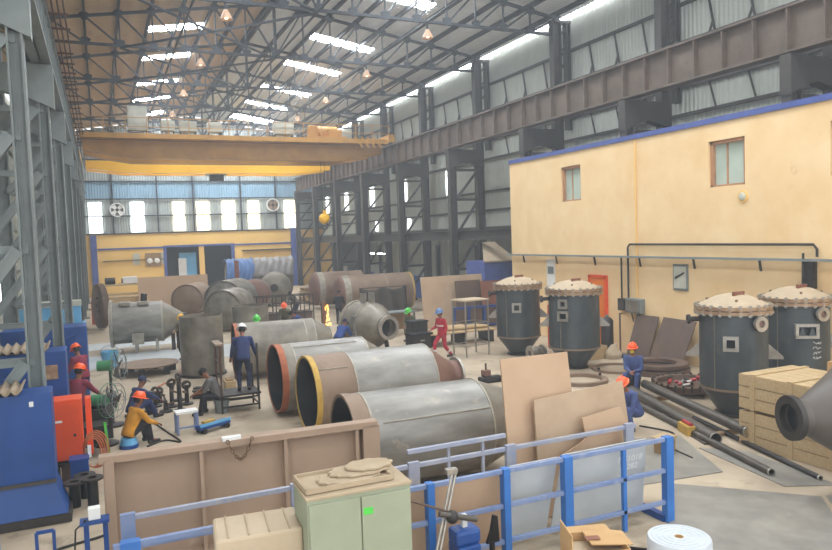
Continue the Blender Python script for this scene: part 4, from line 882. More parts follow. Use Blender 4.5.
G().box((0, -.02, .68), (1.82, .06, .05)).obj('trim_strip', 'column', t); G().box((.1, .2, .08), (2.0, .7, .14)).obj('plinth', 'dark_steel', t); asb(t, -.9, .5, -.12, .6, 2.18); G().box((.62, -.01, 1.95), (.06, .02, .08)).obj('label_plate', 'white_paint', t)
t = thing('blue_enclosure', 'second blue machine enclosure behind the first grey left column', 'machine', (-2.0, 15.6, 0)); G().box((.3, .4, 1.2), (1.9, .8, 2.3)).obj('hood', 'blue_paint', t, bevel=.01); G().box((.3, .4, .05), (1.8, .7, .1)).obj('plinth', 'dark_steel', t); asb(t, -.6, .95, -.1, .8, 2.42); G().box((.95, -.02, 1.95), (.3, .02, .28)).obj('label_plate', 'flange_tan', t)
t = thing('blue_enclosure', 'third dark blue machine enclosure furthest along the left columns', 'machine', (-1.9, 22.6, 0)); G().box((.3, .6, 1.05), (2.2, 1.2, 2.1)).obj('hood', 'blue_paint', t, bevel=.02); G().box((.3, .6, .04), (2.1, 1.1, .08)).obj('plinth', 'dark_steel', t); G().beam((-.4, -.02, 1.3), (1.2, -.02, 1.9), .06, .05).obj('brace_strip', 'blue_paint', t)
t = thing('light_blue_panel', 'light blue sheet metal booth behind the dark blue enclosure', 'booth', (-2.0, 29.5, 0)); G().box((0, .3, 1.1), (2.4, .5, 2.2)).obj('panel', 'light_blue', t); G().box((0, .3, 2.3), (2.45, .6, .2)).obj('header', 'panel_grey', t); G().box((1.3, -.3, .8), (.12, .9, 1.6)).obj('side_chute', 'light_blue', t)
t = thing('blue_bucket', 'small light blue plastic bucket on the floor by the left columns', 'bucket', (.1, 27.6, 0)); G().lathe([(.001, .01), (.22, .01), (.3, .62), (.28, .62), (.2, .04), (.001, .04)], 24).obj('bucket', 'light_blue', t, True); G().tube([(.29*math.cos(a), .02, .62 + .2*math.sin(a)) for a in [PI*k/10 for k in range(11)]], .01).obj('handle', 'bright_steel', t, True)
# orange welding cabinet with coiled hose
t = thing('orange_cabinet', 'orange red welding power cabinet beside the blue enclosure', 'cabinet', (-.74, 14.75, .4)); G().box((0, 0, .6), (.52, .5, 1.14)).obj('body', 'orange_paint', t, bevel=.012); G().box((-.02, -.26, .6), (.44, .02, 1.0)).obj('door', 'orange_paint', t); G().box((.36, .2, .55), (.1, .3, 1.1)).obj('side_frame', 'orange_paint', t); G().box((-.14, -.275, .78), (.12, .01, .04)).obj('label_plate', 'white_paint', t); G().cyl((.12, -.27, .5), (.12, -.3, .5), .025).obj('lock', 'dark_steel', t, True)
t = thing('cabinet_stand', 'dark frame stand under the orange cabinet', 'stand', (-.74, 14.75, 0)); 
for sx in (-1, 1):
    for sy in (-1, 1): bar('leg', (sx*.22, sy*.2, 0), (sx*.22, sy*.2, .38), .06, .06, 'dark_steel', t)
G().box((0, 0, .37), (.52, .5, .04)).obj('top', 'dark_steel', t); G().box((.0, -.05, .18), (.3, .3, .3)).obj('transformer', 'rust_plate', t)
t = thing('hose_coil', 'coiled orange brown welding hose hanging below the orange cabinet', 'hose', (-.33, 14.2, .62))
for k in range(5):
    pts = [((.14 + .02*k)*math.cos(a) + .015*k, .05*k - .1, (.27 + .02*k)*math.sin(a)) for a in [2*PI*j/18 for j in range(18)]]; G().tube(pts, .012, 7, 0, True).obj('loop', 'hose', t, True)
G().box((-.05, -.16, .05), (.06, .03, .22)).obj('white_clamp', 'white_paint', t)
t = thing('blue_cylinder_box', 'blue box under the hose coil', 'box', (-.55, 13.95, 0)); G().box((0, 0, .3), (.3, .3, .58)).obj('body', 'blue_paint', t, bevel=.01); G().box((0, 0, .6), (.33, .33, .03)).obj('lid', 'blue_paint', t)
for k, (x, y, h) in enumerate(((-.62, 13.1, .42), (-.34, 13.05, .46), (-.47, 13.5, .4))):
    t = thing('pipe_stub', 'short black flanged pipe standing by the blue enclosure, %s one' % ('left', 'right', 'rear')[k], 'pipe', (x, y, 0), 0, 'flanged pipe stubs'); G().shell((0, 0, 0), (0, 0, h), .09, .015, 20).obj('tube', 'black_steel', t, True); G().ring((0, 0, h), (0, 0, 1), .18, .075, .035, 24).obj('flange', 'dark_steel', t, True)
# pedestal fans
def fan(label, loc, h, rot, r=.38):
    t = thing('pedestal_fan', label, 'fan', loc, rot, 'green pedestal fans'); G().lathe([(.001, 0), (.26, 0), (.26, .05), (.05, .08), (.04, .1)], 24).obj('base', 'dark_steel', t, True); G().cyl((0, 0, .08), (0, 0, h - .1), .035).obj('pole', 'column', t, True)
    m = axm((0, 0, h), (1, 0, 0)); G().cyl((-.28, 0, h), (.06, 0, h), .13).obj('motor', 'fan_green', t, True)
    for k, (x, rr) in enumerate(((.1, r), (.1, r*.7), (.1, r*.4), (.28, r), (.34, r*.6))): G().tube([(x, rr*math.cos(a), h + rr*math.sin(a)) for a in [2*PI*j/28 for j in range(28)]], .009, 6, 0, True).obj('guard_ring', 'fan_green' if k == 0 else 'column_grey', t, True)
    for j in range(8):
        a = 2*PI*j/8; G().tube([(.1, .05*math.cos(a), h + .05*math.sin(a)), (.1, r*math.cos(a), h + r*math.sin(a)), (.28, r*math.cos(a), h + r*math.sin(a)), (.36, .08*math.cos(a), h + .08*math.sin(a))], .005, 5).obj('guard_wire', 'column_grey', t, True)
    for j in range(3): G().plate([(.06, -.05), (r*.85, -.13), (r*.85, .1), (.06, .05)], .015, m @ tr(0, 0, .18) @ rz(j*2*PI/3) @ Matrix.Rotation(.4, 4, 'X')).obj('blade', 'column', t)
    return t
fan('green pedestal fan with low round guard, nearest the yellow shirted worker', (-.1, 16.9, 0), 1.0, -.6)
fan('taller green pedestal fan with guard turned to the right', (.06, 18.6, 0), 1.5, -.25)
o = tag(G().beam((0, 0, 0), (-.06, 0, .78), .05, .05).obj('lime_bar', 'lime'), 'bright green upright bar behind the left end of the brown panel', 'bar'); o.location = (-.05, 15.7, 0)
t = thing('work_bench', 'dark steel bench with blue frame beside the green fan', 'bench', (-.45, 16.3, 0)); G().box((0, 0, .62), (.8, .6, .05)).obj('top', 'dark_steel', t); G().box((0, -.05, .25), (.7, .5, .05)).obj('shelf', 'dark_steel', t)
for sx in (-1, 1):
    for sy in (-1, 1): bar('leg', (sx*.36, sy*.26, 0), (sx*.36, sy*.26, .6), .06, .06, 'blue_paint', t)
t = thing('bench_grinder', 'dark grinding machine on the bench in front of the maroon worker', 'machine', (-.2, 17.6, 0)); G().box((0, 0, .35), (.5, .4, .7)).obj('pedestal', 'dark_steel', t, bevel=.02); G().cyl((-.3, 0, .85), (.3, 0, .85), .15).obj('motor', 'black_steel', t, True); G().cyl((.3, 0, .85), (.36, 0, .85), .2).obj('wheel', 'column', t, True)
# round dish on the floor
t = thing('dished_plate', 'shallow round dish plate resting on dark supports, left floor', 'dish', (1.3, 25.7, 0)); G().lathe([(.98, .3), (1.0, .34), (.9, .32), (.5, .27), (.001, .25), (.001, .22), (.5, .24)], 40).obj('dish', 'shell_brown', t, True); 
for k in range(6): a = k*PI/3 + .2; G().box((.82*math.cos(a), .82*math.sin(a), .13), (.2, .14, .26)).obj('support', 'dark_steel', t)
# small flanges & jigs spread on the floor
rnd = random.Random(4)
spots = [(1.35, 19.4), (1.55, 19.9), (1.15, 20.2), (1.7, 19.3), (1.95, 20.0), (1.3, 20.7), (1.8, 20.6), (1.0, 19.7)]
words_ = ['tallest', 'leaning', 'small', 'wide', 'short', 'rear', 'thin', 'left']
for k, (x, y) in enumerate(spots):
    h = .3 + .12*((k*3) % 5); t = thing('valve_jig', '%s dark valve jig in the cluster beside the navy worker' % words_[k], 'jig', (x, y, 0), k, 'valve jigs on the floor')
    G().lathe([(.001, 0), (.17, 0), (.17, .04), (.06, .06), (.05, h), (.001, h)], 16).obj('stem', 'dark_steel', t, True); G().ring((0, 0, h), (math.cos(k), math.sin(k), .3), .13, .07, .05, 20).obj('flange', 'pipe_steel', t, True); G().beam((0, 0, h*.6), (.22, .05, h*.75), .05, .05).obj('arm', 'rust_plate', t)
for k, (x, y, r) in enumerate(((2.3, 20.6, .12), (2.6, 20.2, .14), (2.35, 21.0, .1))):
    t = thing('flange_fitting', 'dark round pipe fitting on the floor left of the seated grey worker, %s' % ('first', 'largest', 'rear')[k], 'fitting', (x, y, 0), 0, 'round fittings'); G().cyl((0, 0, .02), (0, 0, .22), r*.7).obj('body', 'dark_steel', t, True); G().ring((0, 0, .04), (0, 0, 1), r*1.25, r*.6, .05, 20).obj('flange', 'dark_steel', t, True); G().ring((0, 0, .22), (0, 0, 1), r*1.2, r*.5, .05, 20).obj('flange', 'dark_steel', t, True)
t = thing('small_table', 'small blue steel table with a white top near the brown panel', 'table', (1.62, 17.0, 0), .1); G().box((0, 0, .5), (.5, .32, .05)).obj('top', 'white_paint', t)
for sx in (-1, 1):
    for sy in (-1, 1): bar('leg', (sx*.22, sy*.13, 0), (sx*.22, sy*.13, .48), .05, .05, 'blue_rail', t)
bar('rail', (-.22, -.13, .15), (.22, -.13, .15), .04, .04, 'blue_rail', t)
t = thing('blue_roller', 'blue roller carriage on the floor with yellow tools on it', 'carriage', (2.2, 16.85, 0), .5); G().box((0, 0, .14), (.85, .22, .1)).obj('bed', 'blue_paint', t, bevel=.015); G().box((0, -.1, .2), (.85, .03, .06)).obj('rail', 'light_blue', t)
for sx in (-1, 1): G().cyl((sx*.32, -.14, .06), (sx*.32, .14, .06), .06).obj('wheel', 'dark_steel', t, True)
G().box((-.1, .05, .23), (.3, .12, .06)).obj('tool', 'yellow_rim', t, bevel=.01)
def cable(label, pts, m='cable', r=.02):
    P = []
    for i in range(len(pts) - 1):
        p0 = Vector(pts[max(i-1, 0)]); p1 = Vector(pts[i]); p2 = Vector(pts[i+1]); p3 = Vector(pts[min(i+2, len(pts)-1)])
        for k in range(8):
            s = k/8; P.append(.5*((2*p1) + (p2-p0)*s + (2*p0-5*p1+4*p2-p3)*s*s + (3*p1-p0-3*p2+p3)*s**3))
    P.append(Vector(pts[-1])); tag(G().tube(P, r, 6).obj('floor_cable', m, None, True), label, 'cable')
cable('black looping cable between the small blue table and the workers', [(.7, 16.2, .02), (1.1, 16.5, .02), (1.4, 16.2, .02), (1.2, 17.2, .02), (1.0, 18.2, .02)])
cable('rust coloured hose running across the floor past the round dish', [(1.0, 22.0, .02), (1.6, 23.3, .02), (2.2, 24.2, .02), (2.35, 25.6, .02), (3.0, 27.0, .02)], 'hose')
cable('thin dark cable on the floor beside the tan plates', [(7.4, 12.8, .02), (8.2, 13.6, .02), (9.2, 14.2, .02), (9.7, 15.9, .02)])
cable('dark cable on the floor in front of the blue enclosure', [(-1.4, 10.9, .02), (-.8, 11.3, .02), (-.2, 11.5, .02), (.2, 11.8, .02)])
cable('thin cable on the floor left of the pipes', [(10.7, 12.0, .02), (10.9, 11.2, .02), (10.2, 10.6, .02), (10.0, 9.8, .02)])

# scaffold with the worker in dark blue
t = scaffold('work_scaffold', 'narrow dark scaffold stand carrying the worker in dark blue', (3.12, 18.75, 0), .95, .8, .42, 'dark_steel', 'dark_steel', 0, (.15, .36))
for z in (.9, 1.3, 1.7): bar('rung', (-.47, -.4, z), (-.47, .4, z), .035, .035, 'dark_steel', t)
for s in (-1, 1): bar('tall_post', (-.47, s*.4, .4), (-.47, s*.4, 1.75), .05, .05, 'rust_rail', t); 
bar('tall_post', (.47, -.4, .4), (.47, -.4, 1.75), .05, .05, 'dark_steel', t); bar('tall_post', (.47, .4, .4), (.47, .4, 1.1), .05, .05, 'dark_steel', t)
G().box((-.47, 0, 1.78), (.2, .86, .05)).obj('tool_shelf', 'shell_brown', t)
t = thing('timber_block', 'pale wooden chock block beside the long rust rimmed vessel', 'timber', (3.3, 21.2, 0)); G().box((0, 0, .16), (.3, .5, .3)).obj('block', 'wood', t, bevel=.01); G().box((0, 0, .33), (.2, .4, .05)).obj('wedge', 'wood_dark', t)

# ------------------------------------------------------------------ FOREGROUND
# brown steel panel
t = thing('tank_wall_section', 'brown steel tank panel with flanged top, standing across the left foreground', 'steel panel', (-.1, 10.25, 0), math.radians(-3.2))
G().box((1.9, .02, .8), (3.86, .025, 1.52)).obj('plate', 'brown_panel', t)
G().box((1.88, -.06, 1.56), (3.9, .2, .1)).obj('top_flange', 'brown_panel', t, bevel=.008); G().box((1.88, -.06, .06), (3.9, .2, .1)).obj('bottom_flange', 'brown_panel', t)
G().box((.06, -.08, .8), (.12, .22, 1.5)).obj('end_post', 'brown_panel', t); G().box((3.72, -.06, .8), (.26, .2, 1.5)).obj('end_post', 'brown_panel', t)
for x in (1.24, 2.42, 3.5): G().box((x, -.06, .8), (.05, .15, 1.42)).obj('stiffener', 'brown_panel', t)
# chain on the panel edge
t = thing('chain', 'rusty lifting chain slung over the top edge of the brown panel', 'chain', (1.55, 10.03, 1.6))
P = [(-.08 + .36*k/13, -.09, .04 - .3*math.sin(PI*k/13)) for k in range(14)]
lk = G().tube([(.032*math.cos(a), 0, .02*math.sin(a)) for a in [2*PI*j/12 for j in range(12)]], .008, 6, 0, True).mesh('link', 'chain', True)
for k in range(13):
    p, q = Vector(P[k]), Vector(P[k+1]); place('link', lk, t, Matrix.Translation((p+q)/2) @ (q-p).to_track_quat('X', 'Z').to_matrix().to_4x4() @ Matrix.Rotation(PI/2*(k % 2), 4, 'X'))
G().box((.0, .02, .03), (.26, .1, .05)).obj('white_tag', 'white_paint', t)
# blue rack: rear rail, front rail, posts
t = thing('plate_rack', 'blue steel plate rack with twin rails across the foreground', 'rack', (0, 0, 0))
def rail(y, z, x0, x1, m, nm, r=.032): G().box(((x0+x1)/2, y, z), (x1-x0, .06, .06)).obj(nm, m, t, bevel=.006)
FY, RY = 7.88, 8.68
rail(FY, 1.25, -.05, 7.6, 'blue_rail', 'front_top_rail'); rail(FY, .78, 3.3, 7.6, 'blue_rail', 'front_middle_rail'); rail(FY, .3, -.05, 7.6, 'blue_rail', 'front_bottom_rail'); rail(FY, .85, -.05, 1.6, 'blue_rail', 'front_middle_rail')
rail(RY, 1.25, .1, 7.65, 'rail_pale', 'rear_top_rail'); rail(RY, .9, .1, 7.65, 'blue_rail', 'rear_middle_rail'); rail(RY - .05, 1.47, 3.65, 5.2, 'rail_pale', 'rear_upper_rail')
for x in (3.62, 4.73, 5.72, 7.55): G().box((x, FY + (.0), .64), (.14 if x in (5.72, 7.55) else .1, .12, 1.3)).obj('front_post', 'blue_post', t, bevel=.006)
for x in (6.72, ): G().box((x, FY, .62), (.06, .06, 1.2)).obj('front_stay', 'blue_post', t)
for x in (.12, 2.12, 3.75, 5.3, 7.5): G().box((x, RY - .02, 1.13), (.16, .07, .36)).obj('rail_bracket', 'rail_pale' if x > 1 else 'blue_rail', t); bar('rear_post', (x, RY, 0), (x, RY, 1.0), .08, .08, 'blue_paint', t)
G().box((.12, FY, .64), (.2, .12, 1.3)).obj('front_post', 'blue_post', t)
for x in (4.3, 4.85): bar('rear_stay', (x, RY, .85), (x, RY, 1.45), .04, .04, 'rail_pale', t)
for x in (.12, 3.65, 7.5): bar('foot', (x, FY, .05), (x, RY, .05), .1, .1, 'blue_paint', t)
# plates held in or behind the rack
lean('leaning_plate', 'large tall tan steel plate leaning behind the blue rack', (6.22, 9.12, .02), 1.28, 2.45, .1, math.radians(-1), 'tan_plate', poly=[(-.60, 0), (.72, 0), (.62, 2.42), (-.63, 2.42)])
lean('leaning_plate', 'wide grey tan steel plate leaning in front of the tall tan plate', (6.92, 8.98, .02), 1.85, 1.75, .09, 0, 'tan_plate2', poly=[(-.9, 0), (1.02, 0), (.88, 1.86), (-.88, 1.76)])
lean('leaning_plate', 'irregular tan offcut plate leaning lowest against the wide plate', (6.9, 8.83, .02), 1.5, 1.2, .06, 0, 'tan_plate', poly=[(-.95, .75), (-.2, 1.02), (-.05, 1.1), (-.12, 1.42), (.65, 1.5), (.88, .95), (.95, 0), (-.9, 0)])
o = lean('leaning_plate', 'pale grey steel sheet with chalk numbers leaning in the rack', (6.5, 8.36, .02), 1.6, 1.32, -.27, 0, 'grey_plate', .015, poly=[(-.75, 0), (.98, 0), (.76, 1.29), (-.75, 1.29)])
cu = bpy.data.curves.new('chalk', 'FONT'); cu.body = 'MS1018\nR-282'; cu.size = .14; cu.extrude = .001; cu.align_x = 'CENTER'
co = bpy.data.objects.new('chalk_tmp', cu); C.objects.link(co); bpy.context.view_layer.update()
me = bpy.data.meshes.new_from_object(co.evaluated_get(bpy.context.evaluated_depsgraph_get())); bpy.data.objects.remove(co); me.materials.clear(); me.materials.append(MATS['white_paint'])
place('chalk_writing', me, o, tr(.52, .96, .012))
lean('leaning_plate', 'pale grey steel sheet leaning left of the chalk marked sheet', (5.28, 8.36, .02), .78, 1.27, -.27, 0, 'grey_plate', .015)
lean('leaning_plate', 'plain tan sheet standing in the rack beside the green cabinet', (4.05, 8.25, .02), 1.6, 1.16, -.18, 0, 'tan_plate', .02)
# green cabinet
t = thing('green_cabinet', 'pale green two door steel cabinet in the centre foreground', 'cabinet', (2.27, 6.9, 0), math.radians(-2)); w, d, h = 1.1, .6, 1.84
G().box((0, 0, h/2 + .04), (w, d, h - .08)).obj('body', 'cabinet_green', t, bevel=.012); G().box((0, 0, h + .005), (w + .02, d + .02, .03)).obj('top', 'dust_top', t, bevel=.005)
for k, x in enumerate((-.27, .27)):
    dr_ = G().box((x, -d/2 - .012 - .006*k, h/2 + .02), (.53, .025, h - .14)).obj('door', 'cabinet_green', t, bevel=.006); G().box((x + (.2 if k == 0 else -.2), -d/2 - .035, h/2), (.03, .03, .16)).obj('handle', 'dark_steel', dr_)
G().box((.07, -d/2 - .033, h - .2), (.1, .004, .07)).obj('sticker', 'hat_green', t)
for x in (-.5, .5): G().box((x, 0, .02), (.06, d - .06, .06)).obj('foot', 'dark_steel', t)
t = thing('dusty_tray', 'shallow dusty tray on top of the green cabinet', 'tray', (2.2, 6.95, 1.865)); G().box((0, 0, .012), (.92, .5, .02)).obj('base', 'dust_top', t)
for s in (-1, 1): G().box((0, s*.25, .03), (.94, .025, .05)).obj('side', 'dust_top', t); G().box((s*.46, 0, .03), (.025, .5, .05)).obj('side', 'dust_top', t)
for k, (x, y, z, a, b, lab) in enumerate(((2.25, 6.9, 1.905, .34, .2, 'dusty rounded offcut sheet on the cabinet, lowest'), (2.4, 6.98, 1.935, .34, .19, 'dusty rounded offcut sheet on the cabinet, middle'), (2.5, 7.0, 1.965, .26, .17, 'dusty rounded offcut sheet on the cabinet, topmost'))):
    pts = [(a*math.cos(2*PI*j/28)*(1 + .08*math.sin(3*j + k)), b*math.sin(2*PI*j/28)*(1 + .1*math.sin(2*j + k))) for j in range(28)]
    o = tag(G().plate(pts, .025).obj('dusty_offcut', 'dust_top', None, False, .005), lab, 'offcut'); o.location = (x, y, z)
# beige wrapped box
t = thing('wrapped_box', 'beige dust covered wrapped box left of the green cabinet', 'box', (1.32, 7.18, 0), math.radians(-6)); G().box((0, 0, .75), (.86, .62, 1.5)).obj('body', 'beige_wrap', t, bevel=.03)
for k in range(4): G().box((-.3 + .2*k, 0, 1.505), (.015, .58, .012)).obj('wrap_fold', 'dust_top', t)
# bubble wrap roll
t = thing('bubble_wrap_roll', 'large white roll of bubble wrap standing on end in the right foreground', 'roll', (5.63, 5.72, 0)); R = .33
G().lathe([(.05, 0), (R, 0), (R + .01, .04), (R + .01, .97), (R, 1.0), (.05, 1.0)], 56, None, 0, True).obj('roll', 'bubble', t, True); G().shell((0, 0, -.0), (0, 0, 1.003), .05, .008, 20).obj('core', 'cardboard', t, True)
for k in range(4): G().ring((0, 0, 1.001), (0, 0, 1), .11 + .06*k, .105 + .06*k, .006).obj('wrap_edge', 'bubble', t, True)
# open cardboard box
t = thing('cardboard_box', 'open cardboard box with a raised flap in the bottom foreground', 'box', (4.78, 6.1, 0), -.35); w, d, h = .62, .5, .98
for s in (-1, 1): G().box((s*w/2, 0, h/2), (.012, d, h)).obj('side', 'cardboard', t); G().box((0, s*d/2, h/2), (w, .012, h)).obj('side', 'cardboard', t)
G().box((0, 0, .01), (w, d, .02)).obj('base', 'cardboard', t)
G().box((.1, .06, h + .012), (.46, .36, .012), Matrix.Rotation(.06, 4, 'Y')).obj('flap', 'cardboard', t); G().box((-w/2 - .01, -.02, h + .08), (.012, d*.9, .2), Matrix.Rotation(0, 4, 'Y')).obj('flap', 'cardboard', t); G().box((0, -.02, h*.9), (w - .02, d - .02, .02)).obj('filling', 'beige_wrap', t)
G().box((-.02, .02, h + .033), (.16, .1, .004)).obj('red_print', 'red_plate', t)
t = thing('cardboard_sheet', 'loose cardboard sheet lying beside the open box', 'cardboard', (5.05, 6.55, 0), -.3); G().box((0, 0, .42), (.5, .35, .84)).obj('box_body', 'cardboard', t, bevel=.006); G().box((0, 0, .85), (.54, .39, .012)).obj('lid', 'cardboard', t)
# pipe clamp machine
t = thing('cutting_stand', 'slanted steel pole stand with blue motor, in front of the plate rack', 'machine', (3.62, 7.35, 0))
for dx in (0, .05): G().cyl((-.28 + dx, -.1, .5), (.12 + dx, .1, 1.55), .018).obj('pole', 'bright_steel', t, True)
G().box((.1, .1, 1.55), (.14, .08, .06)).obj('cap', 'bright_steel', t); G().cyl((-.15, -.05, 1.12), (.32, -.1, .98), .035).obj('cross_arm', 'pipe_steel', t, True); G().cyl((-.6, .12, 1.35), (.05, -.02, 1.08), .014).obj('brace_rod', 'rust_plate', t, True); G().ball((.02, -.05, 1.05), .08).obj('clamp', 'dark_steel', t, True)
G().box((.2, .0, .78), (.34, .26, .2)).obj('motor', 'blue_paint', t, bevel=.05); G().box((.2, 0, .95), (.06, .06, .16)).obj('handle', 'white_paint', t); G().box((.2, 0, .35), (.3, .3, .68)).obj('base', 'blue_paint', t, bevel=.02); G().box((-.2, -.08, .25), (.3, .3, .5)).obj('foot_block', 'dark_steel', t)
g = G(); g.plate([(0, 0), (.18, 0), (.16, .32), (.1, .34), (.06, .15)], .04, axm((.5, 0, .6), (0, -1, 0)) @ rz(0)); g.obj('guard', 'black_steel', t); bar('guard_post', (.58, 0, 0), (.58, 0, .62), .05, .05, 'black_steel', t)
# small blue stand at far left bottom
t = thing('blue_stand', 'small blue stand with a white socket box at the left of brown panel', 'stand', (-.25, 9.6, 0)); bar('post', (-.1, 0, 0), (-.1, 0, .95), .06, .06, 'blue_paint', t); bar('post', (.12, 0, 0), (.12, 0, .95), .06, .06, 'blue_paint', t); G().box((0, 0, .96), (.34, .2, .04)).obj('top', 'blue_paint', t); G().box((0, 0, 1.06), (.14, .12, .15)).obj('socket_box', 'white_paint', t, bevel=.01); G().tube([(-.1, -.05, 1.0), (-.22, -.05, .9), (-.26, -.05, .4), (-.22, -.05, .0)], .012, 6).obj('cable', 'cable', t, True)
t = thing('blue_trolley', 'low blue trolley with orange cable at the lower left corner', 'trolley', (-.85, 10.1, 0)); G().box((0, 0, .3), (.3, .4, .06)).obj('deck', 'blue_paint', t); bar('handle', (-.1, 0, .3), (-.1, 0, .75), .04, .04, 'blue_paint', t); bar('handle', (.1, 0, .3), (.1, 0, .75), .04, .04, 'blue_paint', t); bar('grip', (-.1, 0, .75), (.1, 0, .75), .04, .04, 'blue_paint', t)
for s in (-1, 1): G().cyl((s*.12, -.15, .1), (s*.16, -.15, .1), .1).obj('wheel', 'black_steel', t, True); bar('axle_leg', (s*.14, -.15, .1), (s*.14, -.15, .3), .04, .04, 'dark_steel', t)
for k in range(3): G().tube([(.12*math.cos(a), .02*k - .22, .42 + .13*math.sin(a)) for a in [2*PI*j/16 for j in range(16)]], .014, 6, 0, True).obj('cable_loop', 'hose', t, True)

# ------------------------------------------------------------------ PEOPLE
def ik(a, b, l1, l2, pole):
    a, b = Vector(a), Vector(b); d = b - a; D = min(d.length, (l1 + l2)*.999); u = d.normalized(); b = a + u*D
    x = (l1*l1 - l2*l2 + D*D)/(2*D); h = math.sqrt(max(l1*l1 - x*x, 0)); pv = Vector(pole); pv = (pv - u*pv.dot(u)); pv = pv.normalized() if pv.length > 1e-4 else Vector((0, 1, 0))
    return a + u*x + pv*h, b
def person(label, loc, rot, pelvis, lean_f, feet, hands, jacket, trousers, hat=None, head_pitch=0., head_yaw=0., mask=False, shirt_short=False, bands=False, lean_s=0., scale=1., cap=False):
    """Local frame: faces +y, x to the right.  feet / hands: (right, left) targets."""
    t = thing('person', label, 'person', loc, rot, 'workers on the shop floor'); t.scale = (scale,)*3
    P = Vector(pelvis); up = Vector((math.sin(lean_s), math.sin(lean_f), math.cos(lean_f))).normalized(); X = Vector((1, 0, 0)); Fw = up.cross(X)*-1; Fw = X.cross(up)*-1 if False else up.cross(X) * -1
    Fw = Vector((0, math.cos(lean_f), -math.sin(lean_f)))
    chest = P + up*.34; sh = P + up*.48; neck = P + up*.56
    hd = Vector((math.sin(head_yaw)*math.sin(head_pitch), math.cos(head_yaw)*math.sin(head_pitch), math.cos(head_pitch)))
    hup = hd.normalized(); head = neck + hup*.16; hx = Vector((math.cos(head_yaw), -math.sin(head_yaw), 0)); hf = hup.cross(hx)*1.0
    hf = hx.cross(hup)*-1
    hf = hup.cross(hx)
    if hf.dot(Vector((math.sin(head_yaw), math.cos(head_yaw), 0))) < 0 and head_pitch < 1.2: hf = -hf
    body, jk, trs = G(), G(), G()
    def limb(g, a, b, r0, r1, n=10):
        a, b = Vector(a), Vector(b); g.cyl(a, b, r0, r1, n); g.ball(a, r0, n, 6); g.ball(b, r1, n, 6)
    def torso(g, k):
        g.loft([(P - up*.1, X*(.165+k), Fw*(.115+k)), (P, X*(.175+k), Fw*(.125+k)), (P + up*.15, X*(.155+k), Fw*(.115+k)), (chest, X*(.18+k), Fw*(.125+k)), (sh, X*(.165+k), Fw*(.1+k)), (neck - up*.02, X*(.075+k*.6), Fw*(.07+k*.6))], 16)
    torso(body, 0.); torso(jk, .022)
    limb(body, neck - up*.05, head - hup*.04, .058, .055)
    # head
    secs = []
    for dz, rx, ry, fy in ((-.125, .03, .03, .045), (-.10, .052, .055, .03), (-.06, .066, .08, .012), (0, .074, .094, 0), (.05, .076, .097, -.004), (.09, .062, .08, -.008), (.118, .03, .04, -.01)): secs.append((head + hup*dz + hf*fy, hx*rx, hf*ry))
    body.loft(secs, 16); limb(body, head + hf*.09 + hup*.015, head + hf*.112 - hup*.025, .012, .017, 8)
    for s in (-1, 1): body.ball(head + hx*.077*s - hf*.005, .026, 8, 6)
    body.box((0, 0, 0), (.05, .012, .012), Matrix.Translation(head + hf*.085 - hup*.065))
    joints = {}
    for s, ft in ((1, feet[0]), (-1, feet[1])):
        hip = P + X*.09*s - up*.04; kn, an = ik(hip, ft, .43, .42, (s*.15, 1, .25))
        limb(body, hip, kn, .082, .055); limb(body, kn, an, .055, .04); limb(trs, hip, kn, .1, .075); limb(trs, kn, an + (kn - an)*.06, .075, .062)
        toe = an + Vector((.03*s, .17, -.045)); 
        if an.z > .2 and ft[2] > .2: toe = an + Vector((0, .15, -.06))
        bt = G(); limb(bt, an + (kn-an)*.1, an, .055, .05); limb(bt, an + Vector((0, -.05, -.035)), toe, .045, .04); bt.box((0, 0, 0), (.085, .25, .03), Matrix.Translation(an + Vector((.015*s, .06, -.075))))
        limb(body, an, toe, .035, .03)
        b = bt.obj('boot', 'boot', t); mm = b.modifiers.new('r', 'REMESH'); mm.mode = 'VOXEL'; mm.voxel_size = .022; mm.use_smooth_shade = True
    trs.loft([(P - up*.12, X*.175, Fw*.125), (P, X*.19, Fw*.14), (P + up*.1, X*.172, Fw*.13)], 14)
    for s, ht in ((1, hands[0]), (-1, hands[1])):
        so = sh + X*.2*s - up*.01; el, wr_ = ik(so, ht, .29, .26, (s*.5, -.5, -.8))
        limb(body, so, el, .052, .04); limb(body, el, wr_, .04, .027); limb(jk, P + up*.45 + X*.12*s, so, .08, .075); limb(jk, so, el, .073, .06)
        if not shirt_short: limb(jk, el, wr_ + (el - wr_)*.08, .06, .046)
        d = (wr_ - el).normalized(); side = d.cross(Vector((0, 0, 1)))
        side = (side if side.length > .1 else X).normalized(); nrm = side.cross(d)
        if nrm.z > 0: nrm = -nrm
        palm = wr_ + d*.05; body.loft([(wr_, side*.026, nrm*.02), (wr_ + d*.04, side*.04, nrm*.016), (wr_ + d*.09, side*.042, nrm*.013)], 10)
        for k, L in enumerate((.068, .078, .072, .056)):
            b0 = wr_ + d*.085 + side*(-.032 + .0213*k); b1 = b0 + d*L*.55 + nrm*.012; b2 = b1 + d*L*.35 + nrm*.03
            limb(body, b0, b1, .0095, .009, 6); limb(body, b1, b2, .009, .0075, 6)
        th = side*(-s if True else 1); b0 = wr_ + d*.03 + th*.03; b1 = b0 + d*.035 + th*.03 + nrm*.01; limb(body, b0, b1, .012, .011, 6); limb(body, b1, b1 + d*.03 + nrm*.012, .011, .009, 6)
    def skinned(g, nm, m, vox, it=3):
        o = g.obj(nm, m, t, False); a = o.modifiers.new('r', 'REMESH'); a.mode = 'VOXEL'; a.voxel_size = vox; a.use_smooth_shade = True
        sm = o.modifiers.new('s', 'SMOOTH'); sm.iterations = it; sm.factor = .5; return o
